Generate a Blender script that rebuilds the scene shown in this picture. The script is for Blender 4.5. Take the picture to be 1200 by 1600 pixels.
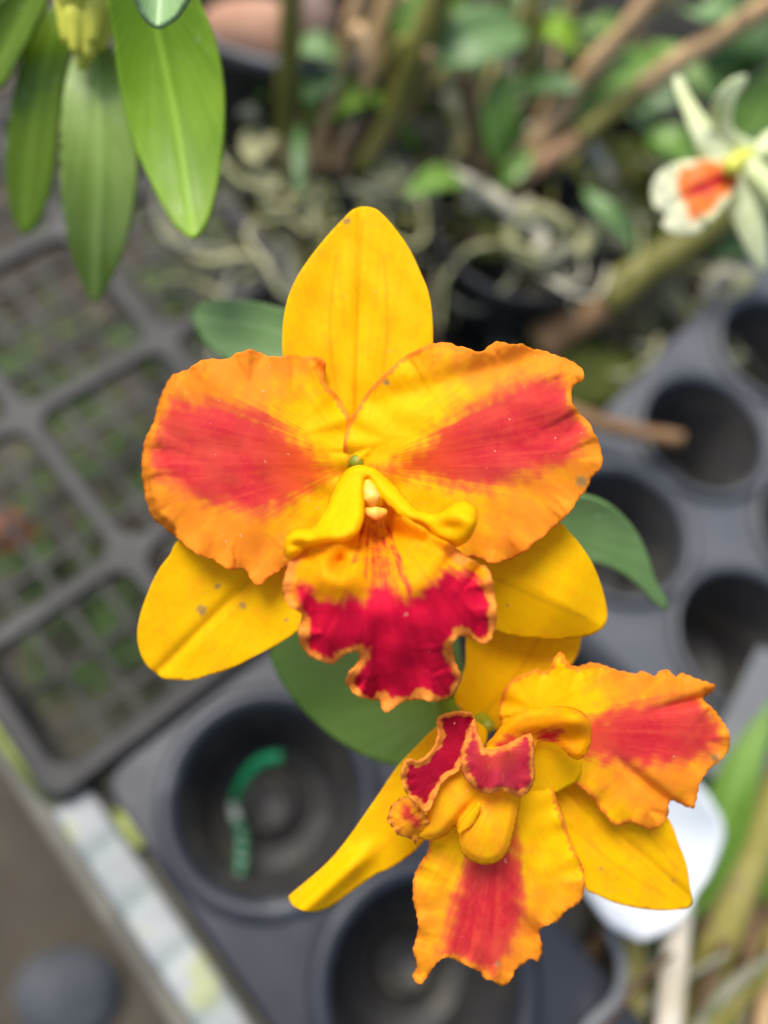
import bpy, math, random
import numpy as np
from mathutils import Vector, Matrix
from mathutils.geometry import delaunay_2d_cdt
random.seed(7); rng = np.random.default_rng(7)
for o in list(bpy.data.objects): bpy.data.objects.remove(o, do_unlink=True)
S = bpy.context.scene; COL = S.collection

# ------------------------------------------------------------------ camera
FPX = 1232.0                                   # focal length in photo pixels (1200 x 1600 photo)
CAM_H = 0.300                                  # camera height over the bench top, metres
dn = np.array([-180.0, -500.0, -1232.0]); dn /= np.linalg.norm(dn)
Zc = -dn
Xc = np.array([1.0, 0, 0]) - Zc * Zc[0]; Xc /= np.linalg.norm(Xc)
Yc = np.cross(Zc, Xc)
RW = np.array([Xc, Yc, Zc])                    # camera coords -> world
CAM = np.array([0, 0, CAM_H])
cd = bpy.data.cameras.new('camera'); cam = bpy.data.objects.new('camera', cd); COL.objects.link(cam)
M = Matrix([list(RW[0]) + [0], list(RW[1]) + [0], list(RW[2]) + [CAM_H], [0, 0, 0, 1]])
cam.matrix_world = M
cd.sensor_fit = 'VERTICAL'; cd.sensor_height = 36.0; cd.sensor_width = 27.0
cd.lens = 18.0 / (800.0 / FPX)
cd.clip_start = 0.005; cd.clip_end = 60
cd.dof.use_dof = True; cd.dof.focus_distance = 0.1255; cd.dof.aperture_fstop = 5.4
S.camera = cam

# ------------------------------------------------------------------ light
w = bpy.data.worlds.new('World'); S.world = w; w.use_nodes = True
nt = w.node_tree; nt.nodes.clear()
sk = nt.nodes.new('ShaderNodeTexSky'); sk.sky_type = 'NISHITA'; sk.sun_disc = False
SUN_EL, SUN_AZ = math.radians(62), math.radians(-35)
sk.sun_elevation = SUN_EL; sk.sun_rotation = SUN_AZ; sk.dust_density = 4.0; sk.air_density = 1.0; sk.ozone_density = 0.6
bg = nt.nodes.new('ShaderNodeBackground'); bg.inputs['Strength'].default_value = 0.135
wo = nt.nodes.new('ShaderNodeOutputWorld')
nt.links.new(sk.outputs[0], bg.inputs[0]); nt.links.new(bg.outputs[0], wo.inputs[0])
sl = bpy.data.lights.new('sun', 'SUN'); sl.energy = 2.4; sl.angle = math.radians(28); sl.color = (1, 0.97, 0.92)
sun = bpy.data.objects.new('sun', sl); COL.objects.link(sun)
sdir = Vector((math.sin(SUN_AZ) * math.cos(SUN_EL), math.cos(SUN_AZ) * math.cos(SUN_EL), math.sin(SUN_EL)))
sun.rotation_euler = sdir.to_track_quat('Z', 'Y').to_euler()
vs = S.view_settings; vs.view_transform = 'Standard'; vs.look = 'None'; vs.gamma = 1; vs.use_curve_mapping = False
vs.exposure = 0.60
S.render.engine = 'CYCLES'; S.cycles.max_bounces = 6; S.cycles.use_denoising = True

# ------------------------------------------------------------------ helpers
def ray(px, py):
    c = np.array([px - 600.0, 800.0 - py, -FPX]) / FPX
    return RW @ c
def P(px, py, z=0.0):                          # photo pixel on the level plane z
    r = ray(px, py); t = (z - CAM_H) / r[2]
    return CAM + r * t
def D(px, py, d):                              # photo pixel at a depth (metres) from the lens
    return CAM + ray(px, py) * d
def catmull(pts, n=8, closed=False):
    pts = [np.array(p, float) for p in pts]; out = []; m = len(pts)
    rngi = range(m if closed else m - 1)
    for i in rngi:
        if closed: p0, p1, p2, p3 = pts[i - 1], pts[i], pts[(i + 1) % m], pts[(i + 2) % m]
        else: p0, p1, p2, p3 = pts[max(i - 1, 0)], pts[i], pts[i + 1], pts[min(i + 2, m - 1)]
        for k in range(n):
            t = k / n
            out.append(0.5 * ((2 * p1) + (-p0 + p2) * t + (2 * p0 - 5 * p1 + 4 * p2 - p3) * t * t + (-p0 + 3 * p1 - 3 * p2 + p3) * t ** 3))
    if not closed: out.append(pts[-1])
    return np.array(out)
def resample(pts, step, closed=True):
    q = np.vstack([pts, pts[:1]]) if closed else pts
    seg = np.linalg.norm(np.diff(q, axis=0), axis=1); L = np.concatenate([[0], np.cumsum(seg)])
    n = max(int(L[-1] / step), 8); s = np.linspace(0, L[-1], n + 1)
    if closed: s = s[:-1]
    return np.stack([np.interp(s, L, q[:, k]) for k in range(q.shape[1])], 1)
def seg_dist(p, poly, closed=True):
    a = poly; b = np.roll(poly, -1, 0)
    if not closed: a, b = poly[:-1], poly[1:]
    ab = b - a; L2 = np.maximum((ab ** 2).sum(1), 1e-9); out = np.empty(len(p))
    for i in range(0, len(p), 2000):
        q = p[i:i + 2000, None, :]
        t = np.clip(((q - a) * ab).sum(2) / L2, 0, 1)
        out[i:i + 2000] = np.sqrt(((q - (a + t[..., None] * ab)) ** 2).sum(2).min(1))
    return out
def inside(p, poly):
    x, y = p[:, 0], p[:, 1]; c = np.zeros(len(p), bool); n = len(poly)
    for i in range(n):
        x1, y1 = poly[i]; x2, y2 = poly[i - 1]
        cond = ((y1 > y) != (y2 > y))
        if y2 != y1: c ^= cond & (x < (x2 - x1) * (y - y1) / (y2 - y1) + x1)
    return c
def sdf(p, poly):                              # positive inside
    d = seg_dist(p, poly); return np.where(inside(p, poly), d, -d)
def sstep(a, b, x):
    t = np.clip((x - a) / (b - a), 0, 1); return t * t * (3 - 2 * t)
def wob(p, sc, seed=0):                        # smooth 2-D noise, about -1..1
    r = np.random.default_rng(seed); v = 0
    for k in range(6):
        a = r.uniform(0, 6.28); f = r.uniform(0.6, 1.6) / sc; ph = r.uniform(0, 6.28)
        v = v + np.sin((p[:, 0] * math.cos(a) + p[:, 1] * math.sin(a)) * f * 6.28 + ph)
    return v / 3.2
def link(name, me, mat=None, parent=None, smooth=True):
    if mat: me.materials.append(mat)
    if smooth: me.polygons.foreach_set('use_smooth', [True] * len(me.polygons))
    o = bpy.data.objects.new(name, me); COL.objects.link(o)
    if parent: o.parent = parent
    return o
def mesh(name, v, f, mat=None, parent=None, smooth=True):
    me = bpy.data.meshes.new(name); me.from_pydata([tuple(map(float, x)) for x in v], [], [tuple(map(int, x)) for x in f]); me.update()
    return link(name, me, mat, parent, smooth)
def thing(o, label, cat, group=None):
    o['label'] = label; o['category'] = cat
    if group: o['group'] = group
    return o
def empty(name, label, cat, group=None):
    o = bpy.data.objects.new(name, None); COL.objects.link(o); o.empty_display_size = 0.01
    return thing(o, label, cat, group)
def structure(o, kind='structure'): o['kind'] = kind; return o
def solidify(o, t, off=0.0):
    m = o.modifiers.new('thickness', 'SOLIDIFY'); m.thickness = t; m.offset = off; return o
def bevel(o, wd, seg=2):
    m = o.modifiers.new('bevel', 'BEVEL'); m.width = wd; m.segments = seg; m.limit_method = 'ANGLE'; m.angle_limit = 0.6; return o

def tube_data(pts, rad, seg=10, n=6, bump=0.0, vbase=0):
    c = catmull(pts, n); m = len(c)
    if np.isscalar(rad): r = np.full(m, rad)
    else: r = np.interp(np.linspace(0, 1, m), np.linspace(0, 1, len(rad)), rad)
    if bump: r = r * (1 + bump * np.sin(np.linspace(0, m * 0.9, m)) * 0.5 + bump * rng.uniform(-.5, .5, m))
    v, f = [], []; t0 = c[1] - c[0]; t0 /= np.linalg.norm(t0)
    up = np.array([0, 0, 1.0]) if abs(t0[2]) < 0.9 else np.array([1.0, 0, 0])
    nrm = np.cross(t0, up); nrm /= np.linalg.norm(nrm)
    for i in range(m):
        t = c[min(i + 1, m - 1)] - c[max(i - 1, 0)]; t /= (np.linalg.norm(t) + 1e-12)
        nrm = nrm - t * nrm.dot(t); nrm /= (np.linalg.norm(nrm) + 1e-12); b = np.cross(t, nrm)
        for k in range(seg):
            a = 2 * math.pi * k / seg; v.append(c[i] + (nrm * math.cos(a) + b * math.sin(a)) * r[i])
    for i in range(m - 1):
        for k in range(seg):
            k2 = (k + 1) % seg
            f.append((vbase + i * seg + k, vbase + i * seg + k2, vbase + (i + 1) * seg + k2, vbase + (i + 1) * seg + k))
    v.append(c[0]); v.append(c[-1]); a, b2 = vbase + m * seg, vbase + m * seg + 1
    for k in range(seg):
        k2 = (k + 1) % seg
        f.append((a, vbase + k2, vbase + k)); f.append((b2, vbase + (m - 1) * seg + k, vbase + (m - 1) * seg + k2))
    return v, f
def tube(name, pts, rad, mat, parent=None, seg=10, n=6, bump=0.0):
    v, f = tube_data(pts, rad, seg, n, bump)
    return mesh(name, v, f, mat, parent)

def lathe(name, prof, centre, mat, parent=None, seg=48, cap=True):
    v, f = [], []; m = len(prof)
    for (r, z) in prof:
        for k in range(seg):
            a = 2 * math.pi * k / seg; v.append((centre[0] + r * math.cos(a), centre[1] + r * math.sin(a), z))
    for i in range(m - 1):
        for k in range(seg):
            k2 = (k + 1) % seg; f.append((i * seg + k, i * seg + k2, (i + 1) * seg + k2, (i + 1) * seg + k))
    if cap and prof[-1][0] > 1e-6:
        f.append(tuple((m - 1) * seg + k for k in range(seg)))
    return mesh(name, v, f, mat, parent)

def cdt(points, edges):
    r = delaunay_2d_cdt([Vector((float(a), float(b))) for a, b in points], edges, [], 0, 1e-7, False)
    return np.array([(q.x, q.y) for q in r[0]]), [tuple(x) for x in r[2]]

def sheet(name, outer, holes, z, thick, mat, parent=None, bev=0.0):
    """flat plate with holes, then given thickness"""
    pts = [tuple(p) for p in outer]; ed = [(i, (i + 1) % len(outer)) for i in range(len(outer))]
    for h in holes:
        b = len(pts); pts += [tuple(p) for p in h]; ed += [(b + i, b + (i + 1) % len(h)) for i in range(len(h))]
    v, f = cdt(pts, ed)
    cen = np.array([v[list(t)].mean(0) for t in f]); ok = inside(cen, np.array(outer))
    for h in holes:
        h = np.array(h); lo, hi = h.min(0), h.max(0)
        c = np.where(ok & (cen[:, 0] > lo[0]) & (cen[:, 0] < hi[0]) & (cen[:, 1] > lo[1]) & (cen[:, 1] < hi[1]))[0]
        if len(c): ok[c[inside(cen[c], h)]] = False
    f = [t for t, k in zip(f, ok) if k]
    used = sorted({i for t in f for i in t}); mp = {u: i for i, u in enumerate(used)}
    o = mesh(name, [(v[u][0], v[u][1], z) for u in used], [tuple(mp[i] for i in t) for t in f], mat, parent, smooth=False)
    solidify(o, thick, -1.0)
    if bev: bevel(o, bev)
    return o

# ------------------------------------------------------------------ materials
def srgb(r, g, b):
    f = lambda c: (c / 255 / 12.92) if c / 255 <= 0.04045 else ((c / 255 + 0.055) / 1.055) ** 2.4
    return (f(r), f(g), f(b), 1)
class NB:
    def __init__(s, name):
        s.m = bpy.data.materials.new(name); s.m.use_nodes = True; s.t = s.m.node_tree; s.t.nodes.clear()
        s.out = s.n('ShaderNodeOutputMaterial'); s.p = s.n('ShaderNodeBsdfPrincipled'); s.l(s.p.outputs[0], s.out.inputs[0])
    def n(s, t): return s.t.nodes.new(t)
    def l(s, a, b): s.t.links.new(a, b)
    def noise(s, scale, vec=None, detail=4, rough=0.55):
        x = s.n('ShaderNodeTexNoise'); x.inputs['Scale'].default_value = scale; x.inputs['Detail'].default_value = detail; x.inputs['Roughness'].default_value = rough
        s.l(vec if vec is not None else s.geo(), x.inputs['Vector']); return x.outputs[0]
    def geo(s):
        if not hasattr(s, '_g'): s._g = s.n('ShaderNodeTexCoord')
        return s._g.outputs['Object']
    def ramp(s, v, a, b, ca=0.0, cb=1.0):
        x = s.n('ShaderNodeMapRange'); x.inputs[1].default_value = a; x.inputs[2].default_value = b; x.inputs[3].default_value = ca; x.inputs[4].default_value = cb
        x.interpolation_type = 'SMOOTHSTEP'; s.l(v, x.inputs[0]); return x.outputs[0]
    def mix(s, f, a, b):
        x = s.n('ShaderNodeMix'); x.data_type = 'RGBA'
        for i, v in ((0, f), (6, a), (7, b)):
            if hasattr(v, 'links'): s.l(v, x.inputs[i])
            else: x.inputs[i].default_value = v
        return x.outputs[2]
    def math(s, op, a, b=None, clamp=False):
        x = s.n('ShaderNodeMath'); x.operation = op; x.use_clamp = clamp
        for i, v in enumerate((a, b)):
            if v is None: continue
            if hasattr(v, 'links'): s.l(v, x.inputs[i])
            else: x.inputs[i].default_value = v
        return x.outputs[0]
    def attr(s, name):
        x = s.n('ShaderNodeAttribute'); x.attribute_name = name; return x
    def bump(s, h, strength, dist):
        x = s.n('ShaderNodeBump'); x.inputs['Strength'].default_value = strength; x.inputs['Distance'].default_value = dist
        s.l(h, x.inputs['Height']); s.l(x.outputs[0], s.p.inputs['Normal']); return x
    def translucent(s, col, fac):
        t = s.n('ShaderNodeBsdfTranslucent'); s.l(col, t.inputs[0]); mx = s.n('ShaderNodeMixShader'); mx.inputs[0].default_value = fac
        s.l(s.p.outputs[0], mx.inputs[1]); s.l(t.outputs[0], mx.inputs[2]); s.l(mx.outputs[0], s.out.inputs[0])
    def set(s, rough=0.5, spec=0.5): s.p.inputs['Roughness'].default_value = rough; s.p.inputs['Specular IOR Level'].default_value = spec

def simple(name, c1, c2, scale=60, rough=0.5, spec=0.5, bump=0.15, bdist=0.0006, c3=None, scale3=25, lo3=0.55):
    b = NB(name); n1 = b.noise(scale); col = b.mix(b.ramp(n1, 0.35, 0.65), c1, c2)
    if c3: col = b.mix(b.ramp(b.noise(scale3, detail=6), lo3, lo3 + 0.12), col, c3)
    b.l(col, b.p.inputs['Base Color']); b.set(rough, spec)
    if bump: b.bump(b.noise(scale * 6), bump, bdist)
    return b.m

YEL, YEL2 = (0.97, 0.60, 0.001, 1), (0.96, 0.54, 0.001, 1)
ORA, RED, CRIM = (0.92, 0.315, 0.022, 1), (0.66, 0.026, 0.044, 1), (0.70, 0.005, 0.045, 1)
def petal_mat(name, red, orange, base_orange=0.8, streak=0.5, y1=None, y2=None):
    b = NB(name)
    pol = b.attr('pol').outputs['Vector']
    st = b.noise(1.0, pol, detail=5, rough=0.6)              # pigment streaks running from base to edge
    blot = b.noise(700, detail=4)
    ar, ao, ab, av = (b.attr(k).outputs['Fac'] for k in ('red', 'org', 'blem', 'vein'))
    s0 = b.math('SUBTRACT', st, 0.5); s1 = b.math('SUBTRACT', blot, 0.5)
    ysel = b.ramp(b.math('ADD', st, s1), 0.3, 0.75)
    col = b.mix(ysel, y1 or YEL, y2 or YEL2)
    fo = b.math('ADD', ao, b.math('ADD', b.math('MULTIPLY', s0, 0.35), b.math('MULTIPLY', s1, 0.3)))
    col = b.mix(b.ramp(fo, 0.05, 0.95), col, orange)
    fr = b.math('ADD', ar, b.math('ADD', b.math('MULTIPLY', s0, streak * 1.5), b.math('MULTIPLY', s1, 0.45)))
    redc = b.mix(b.ramp(b.math('ADD', st, b.math('MULTIPLY', s1, 0.5)), 0.33, 0.72), red, tuple(min(1, c * k + a) for c, k, a in zip(red[:3], (1.10, 1.3, 1.0), (0.05, 0.035, 0.006) if base_orange > .5 else (.03, .004, .006))) + (1,))
    redc = b.mix(b.ramp(b.noise(110, detail=3), 0.40, 0.66, 0, .6), redc, (0.74, 0.10, 0.055, 1) if base_orange > .5 else (0.36, 0.001, 0.022, 1))
    sx = b.n('ShaderNodeSeparateXYZ'); b.l(pol, sx.inputs[0])
    redc = b.mix(b.ramp(sx.outputs[1], 0.60, 0.18, 0.0, base_orange), redc, (0.80, 0.13, 0.006, 1))       # the red runs out to orange towards the base
    col = b.mix(b.ramp(fr, 0.14, 0.92), col, redc)
    col = b.mix(b.math('MULTIPLY', av, 0.30), col, (0.50, 0.16, 0.004, 1))
    col = b.mix(ab, col, (0.40, 0.24, 0.10, 1))
    spk = b.noise(900, detail=1); col = b.mix(b.ramp(spk, 0.775, 0.80, 0, 0.55), col, (0.9, 0.6, 0.4, 1))
    b.l(col, b.p.inputs['Base Color']); b.set(0.6, 0.10)
    b.p.inputs['Subsurface Weight'].default_value = 0.0
    h = b.math('ADD', b.math('MULTIPLY', st, b.ramp(sx.outputs[1], .1, .6, .1, .9)), b.math('MULTIPLY', b.noise(2600, detail=2), 0.35)); b.bump(h, 0.16, 0.00025)
    b.translucent(col, 0.38)
    return b.m
M_PETAL = petal_mat('petal_yellow_red', RED, ORA)

M_LIP = petal_mat('lip_crimson', CRIM, (0.90, 0.34, 0.05, 1), base_orange=0.25, streak=0.55, y1=(0.95, 0.46, 0.001, 1), y2=(0.94, 0.39, 0.001, 1))
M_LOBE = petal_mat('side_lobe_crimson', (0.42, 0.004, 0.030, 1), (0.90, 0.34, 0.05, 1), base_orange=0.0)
M_FOLD = petal_mat('side_lobe_rose', (0.56, 0.030, 0.065, 1), (0.90, 0.34, 0.06, 1), base_orange=0.3)

def leaf_mat(name, c1, c2, rough=0.38, spec=0.5, wax=0.0, tr=0.15):
    b = NB(name); n1 = b.noise(45, detail=5); pol = b.attr('pol').outputs['Vector']
    st = b.noise(1.0, pol, detail=3)
    col = b.mix(b.ramp(b.math('ADD', n1, b.math('MULTIPLY', b.math('SUBTRACT', st, 0.5), 0.6)), 0.3, 0.7), c1, c2)
    col = b.mix(b.math('MULTIPLY', b.attr('vein').outputs['Fac'], 0.5), col, tuple(min(1, x * 1.7 + 0.03) for x in c2[:3]) + (1,))
    fl = b.noise(260, detail=5, rough=0.7); col = b.mix(b.ramp(fl, 0.62, 0.72, 0, 0.35 + wax), col, (0.38, 0.48, 0.32, 1))
    b.l(col, b.p.inputs['Base Color']); b.set(rough, spec)
    b.l(b.ramp(b.noise(180, detail=5), 0.3, 0.7, rough - 0.06, rough + 0.14), b.p.inputs['Roughness'])
    b.bump(b.math('ADD', st, b.math('MULTIPLY', b.noise(700), 0.3)), 0.25, 0.0004); b.translucent(col, tr)
    return b.m
M_LEAF_BRIGHT = leaf_mat('leaf_bright', (0.15, 0.285, 0.008, 1), (0.21, 0.36, 0.018, 1), 0.42, 0.32)
M_LEAF_DEEP = leaf_mat('leaf_deep', (0.095, 0.18, 0.002, 1), (0.125, 0.215, 0.005, 1), 0.36, 0.4)
M_LEAF_GREY = leaf_mat('leaf_grey_green', (0.105, 0.205, 0.055, 1), (0.14, 0.25, 0.08, 1), 0.42, 0.5)
M_LEAF_PALE = leaf_mat('leaf_pale', (0.18, 0.29, 0.035, 1), (0.25, 0.37, 0.08, 1), 0.36, 0.4)
M_LEAF_MID = leaf_mat('leaf_mid', (0.095, 0.20, 0.018, 1), (0.14, 0.26, 0.035, 1), 0.40, 0.5)
M_LEAF_DARK = leaf_mat('leaf_dark', (0.045, 0.11, 0.022, 1), (0.07, 0.15, 0.035, 1), 0.40, 0.5)
M_BLACK = simple('black_plastic', (0.014, 0.015, 0.016, 1), (0.022, 0.023, 0.024, 1), 30, 0.45, 0.4, 0.08, 0.0005, c3=(0.04, 0.042, 0.04, 1), scale3=18, lo3=0.56)
M_TRAY = simple('dark_tray_plastic', (0.015, 0.018, 0.025, 1), (0.024, 0.028, 0.037, 1), 25, 0.45, 0.5, 0.08, 0.0005, c3=(0.075, 0.08, 0.088, 1), scale3=22, lo3=0.58)
M_TRAY2 = simple('dusty_tray_plastic', (0.062, 0.069, 0.079, 1), (0.088, 0.095, 0.104, 1), 25, 0.48, 0.5, 0.08, 0.0005, c3=(0.13, 0.14, 0.15, 1), scale3=22, lo3=0.58)
M_WELL = simple('well_plastic', (0.030, 0.030, 0.031, 1), (0.044, 0.043, 0.043, 1), 40, 0.5, 0.4, 0.08, 0.0005, c3=(0.06, 0.055, 0.045, 1), scale3=70, lo3=.5)
M_LATT = simple('grey_lattice_plastic', (0.010, 0.010, 0.010, 1), (0.017, 0.017, 0.0165, 1), 30, 0.55, 0.4, 0.1, 0.0005, c3=(0.04, 0.039, 0.036, 1), scale3=25)
M_LATT2 = simple('lattice_floor_plastic', (0.018, 0.018, 0.017, 1), (0.034, 0.033, 0.030, 1), 18, 0.6, 0.4, 0.1, 0.0005, c3=(0.04, 0.06, 0.02, 1), scale3=14, lo3=0.6)
M_CANE_G = simple('cane_olive', (0.12, 0.12, 0.018, 1), (0.19, 0.175, 0.032, 1), 50, 0.5, 0.4, c3=(0.25, 0.19, 0.08, 1), scale3=35)
M_CANE_B = simple('cane_tan', (0.44, 0.275, 0.125, 1), (0.58, 0.39, 0.20, 1), 60, 0.6, 0.3, c3=(0.27, 0.17, 0.08, 1), scale3=50)
M_CANE_Y = simple('cane_yellow', (0.26, 0.24, 0.06, 1), (0.36, 0.32, 0.10, 1), 40, 0.55, 0.3, c3=(0.25, 0.19, 0.10, 1), scale3=40)
M_CANE_D = simple('cane_brown', (0.10, 0.065, 0.035, 1), (0.17, 0.11, 0.06, 1), 60, 0.65, 0.3)
M_ROOT = simple('root_pale', (0.26, 0.265, 0.12, 1), (0.42, 0.41, 0.22, 1), 90, 0.7, 0.3, c3=(0.16, 0.17, 0.06, 1), scale3=60)
M_ROOT_W = simple('root_white', (0.40, 0.38, 0.27, 1), (0.56, 0.53, 0.40, 1), 90, 0.7, 0.3, c3=(0.30, 0.26, 0.14, 1), scale3=70, lo3=0.6)
M_ROOT_G = simple('root_grey', (0.17, 0.18, 0.12, 1), (0.25, 0.25, 0.18, 1), 90, 0.75, 0.2, c3=(0.12, 0.14, 0.04, 1), scale3=60)
M_MOSS = simple('moss', (0.055, 0.075, 0.016, 1), (0.11, 0.125, 0.03, 1), 160, 0.9, 0.1, 0.8, 0.003, c3=(0.07, 0.05, 0.03, 1), scale3=60)
M_BARK = simple('potting_bark', (0.035, 0.027, 0.018, 1), (0.075, 0.055, 0.035, 1), 120, 0.9, 0.1, 1.0, 0.004)
M_GROUND = simple('ground_soil', (0.050, 0.042, 0.031, 1), (0.085, 0.074, 0.056, 1), 6, 0.9, 0.15, 0.6, 0.01, c3=(0.06, 0.085, 0.03, 1), scale3=5, lo3=0.58)
M_CLAY = simple('clay', (0.40, 0.22, 0.14, 1), (0.50, 0.30, 0.20, 1), 50, 0.8, 0.2)
M_TERRA = simple('terracotta', (0.20, 0.07, 0.025, 1), (0.27, 0.10, 0.04, 1), 50, 0.8, 0.2)
M_STONE = simple('blue_grey_stone', (0.045, 0.052, 0.060, 1), (0.08, 0.087, 0.095, 1), 20, 0.7, 0.3, 0.5, 0.003)
M_WHITE = simple('white_plastic', (0.54, 0.585, 0.61, 1), (0.62, 0.65, 0.67, 1), 20, 0.35, 0.5, 0.05, 0.0005)
M_PINK = simple('pink_print', (0.75, 0.25, 0.28, 1), (0.8, 0.35, 0.38, 1), 60, 0.4, 0.4, 0)
M_CREAM = simple('bleached_stick', (0.52, 0.46, 0.33, 1), (0.66, 0.60, 0.47, 1), 60, 0.6, 0.3)
M_TWIG = simple('twig_brown', (0.16, 0.09, 0.04, 1), (0.24, 0.145, 0.07, 1), 90, 0.7, 0.3, 0.5)
M_STRIP = simple('grey_strip', (0.13, 0.138, 0.142, 1), (0.19, 0.198, 0.20, 1), 25, 0.5, 0.4)
M_BUD = simple('growing_tip', (0.45, 0.50, 0.03, 1), (0.60, 0.60, 0.07, 1), 60, 0.45, 0.4)
M_OVARY = simple('ovary_green', (0.16, 0.19, 0.006, 1), (0.28, 0.28, 0.008, 1), 80, 0.45, 0.4)
M_COLUMN = simple('column_cream', (0.87, 0.42, 0.035, 1), (0.88, 0.50, 0.10, 1), 300, 0.4, 0.4, 0.1, 0.0002, c3=(0.75, 0.22, 0.03, 1), scale3=230, lo3=0.60)
# weathered white rail with green stains, and darker grey-green bands along the grooves
b = NB('rail_paint'); n1 = b.noise(14, detail=6); col = b.mix(b.ramp(n1, 0.35, 0.65), (0.22, 0.24, 0.24, 1), (0.34, 0.36, 0.355, 1))
col = b.mix(b.ramp(b.noise(55, detail=3), 0.55, 0.66), col, (0.34, 0.36, 0.20, 1)); aw = b.attr('band').outputs['Fac']
col = b.mix(b.math('MULTIPLY', aw, 0.5), col, (0.16, 0.215, 0.19, 1)); b.l(col, b.p.inputs['Base Color']); b.set(0.6, 0.3); b.bump(b.noise(200), 0.3, 0.001); M_RAIL = b.m
b = NB('green_lichen'); b.l(b.mix(b.ramp(b.noise(120, detail=5), 0.4, 0.6), (0.22, 0.27, 0.06, 1), (0.38, 0.42, 0.16, 1)), b.p.inputs['Base Color']); b.set(0.9, 0.1); M_LICHEN = b.m
b = NB('twist_wire'); wv = b.attr('band').outputs['Fac']; b.l(b.mix(b.ramp(wv, 0.4, 0.6), (0.005, 0.13, 0.05, 1), (0.35, 0.40, 0.36, 1)), b.p.inputs['Base Color']); b.set(0.35, 0.5); M_WIRE = b.m
b = NB('pale_petal'); rr = b.attr('red').outputs['Fac']; oo = b.attr('org').outputs['Fac']
col = b.mix(b.ramp(b.noise(150), 0.3, 0.7), (0.68, 0.76, 0.36, 1), (0.84, 0.88, 0.58, 1)); col = b.mix(oo, col, (0.66, 0.68, 0.46, 1))
col = b.mix(b.ramp(rr, 0.15, 0.55), col, (0.80, 0.20, 0.02, 1)); col = b.mix(b.ramp(rr, 0.58, 0.82), col, (0.55, 0.02, 0.012, 1))
b.l(col, b.p.inputs['Base Color']); b.set(0.5, 0.3); b.translucent(col, 0.3); M_PALE = b.m

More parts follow.
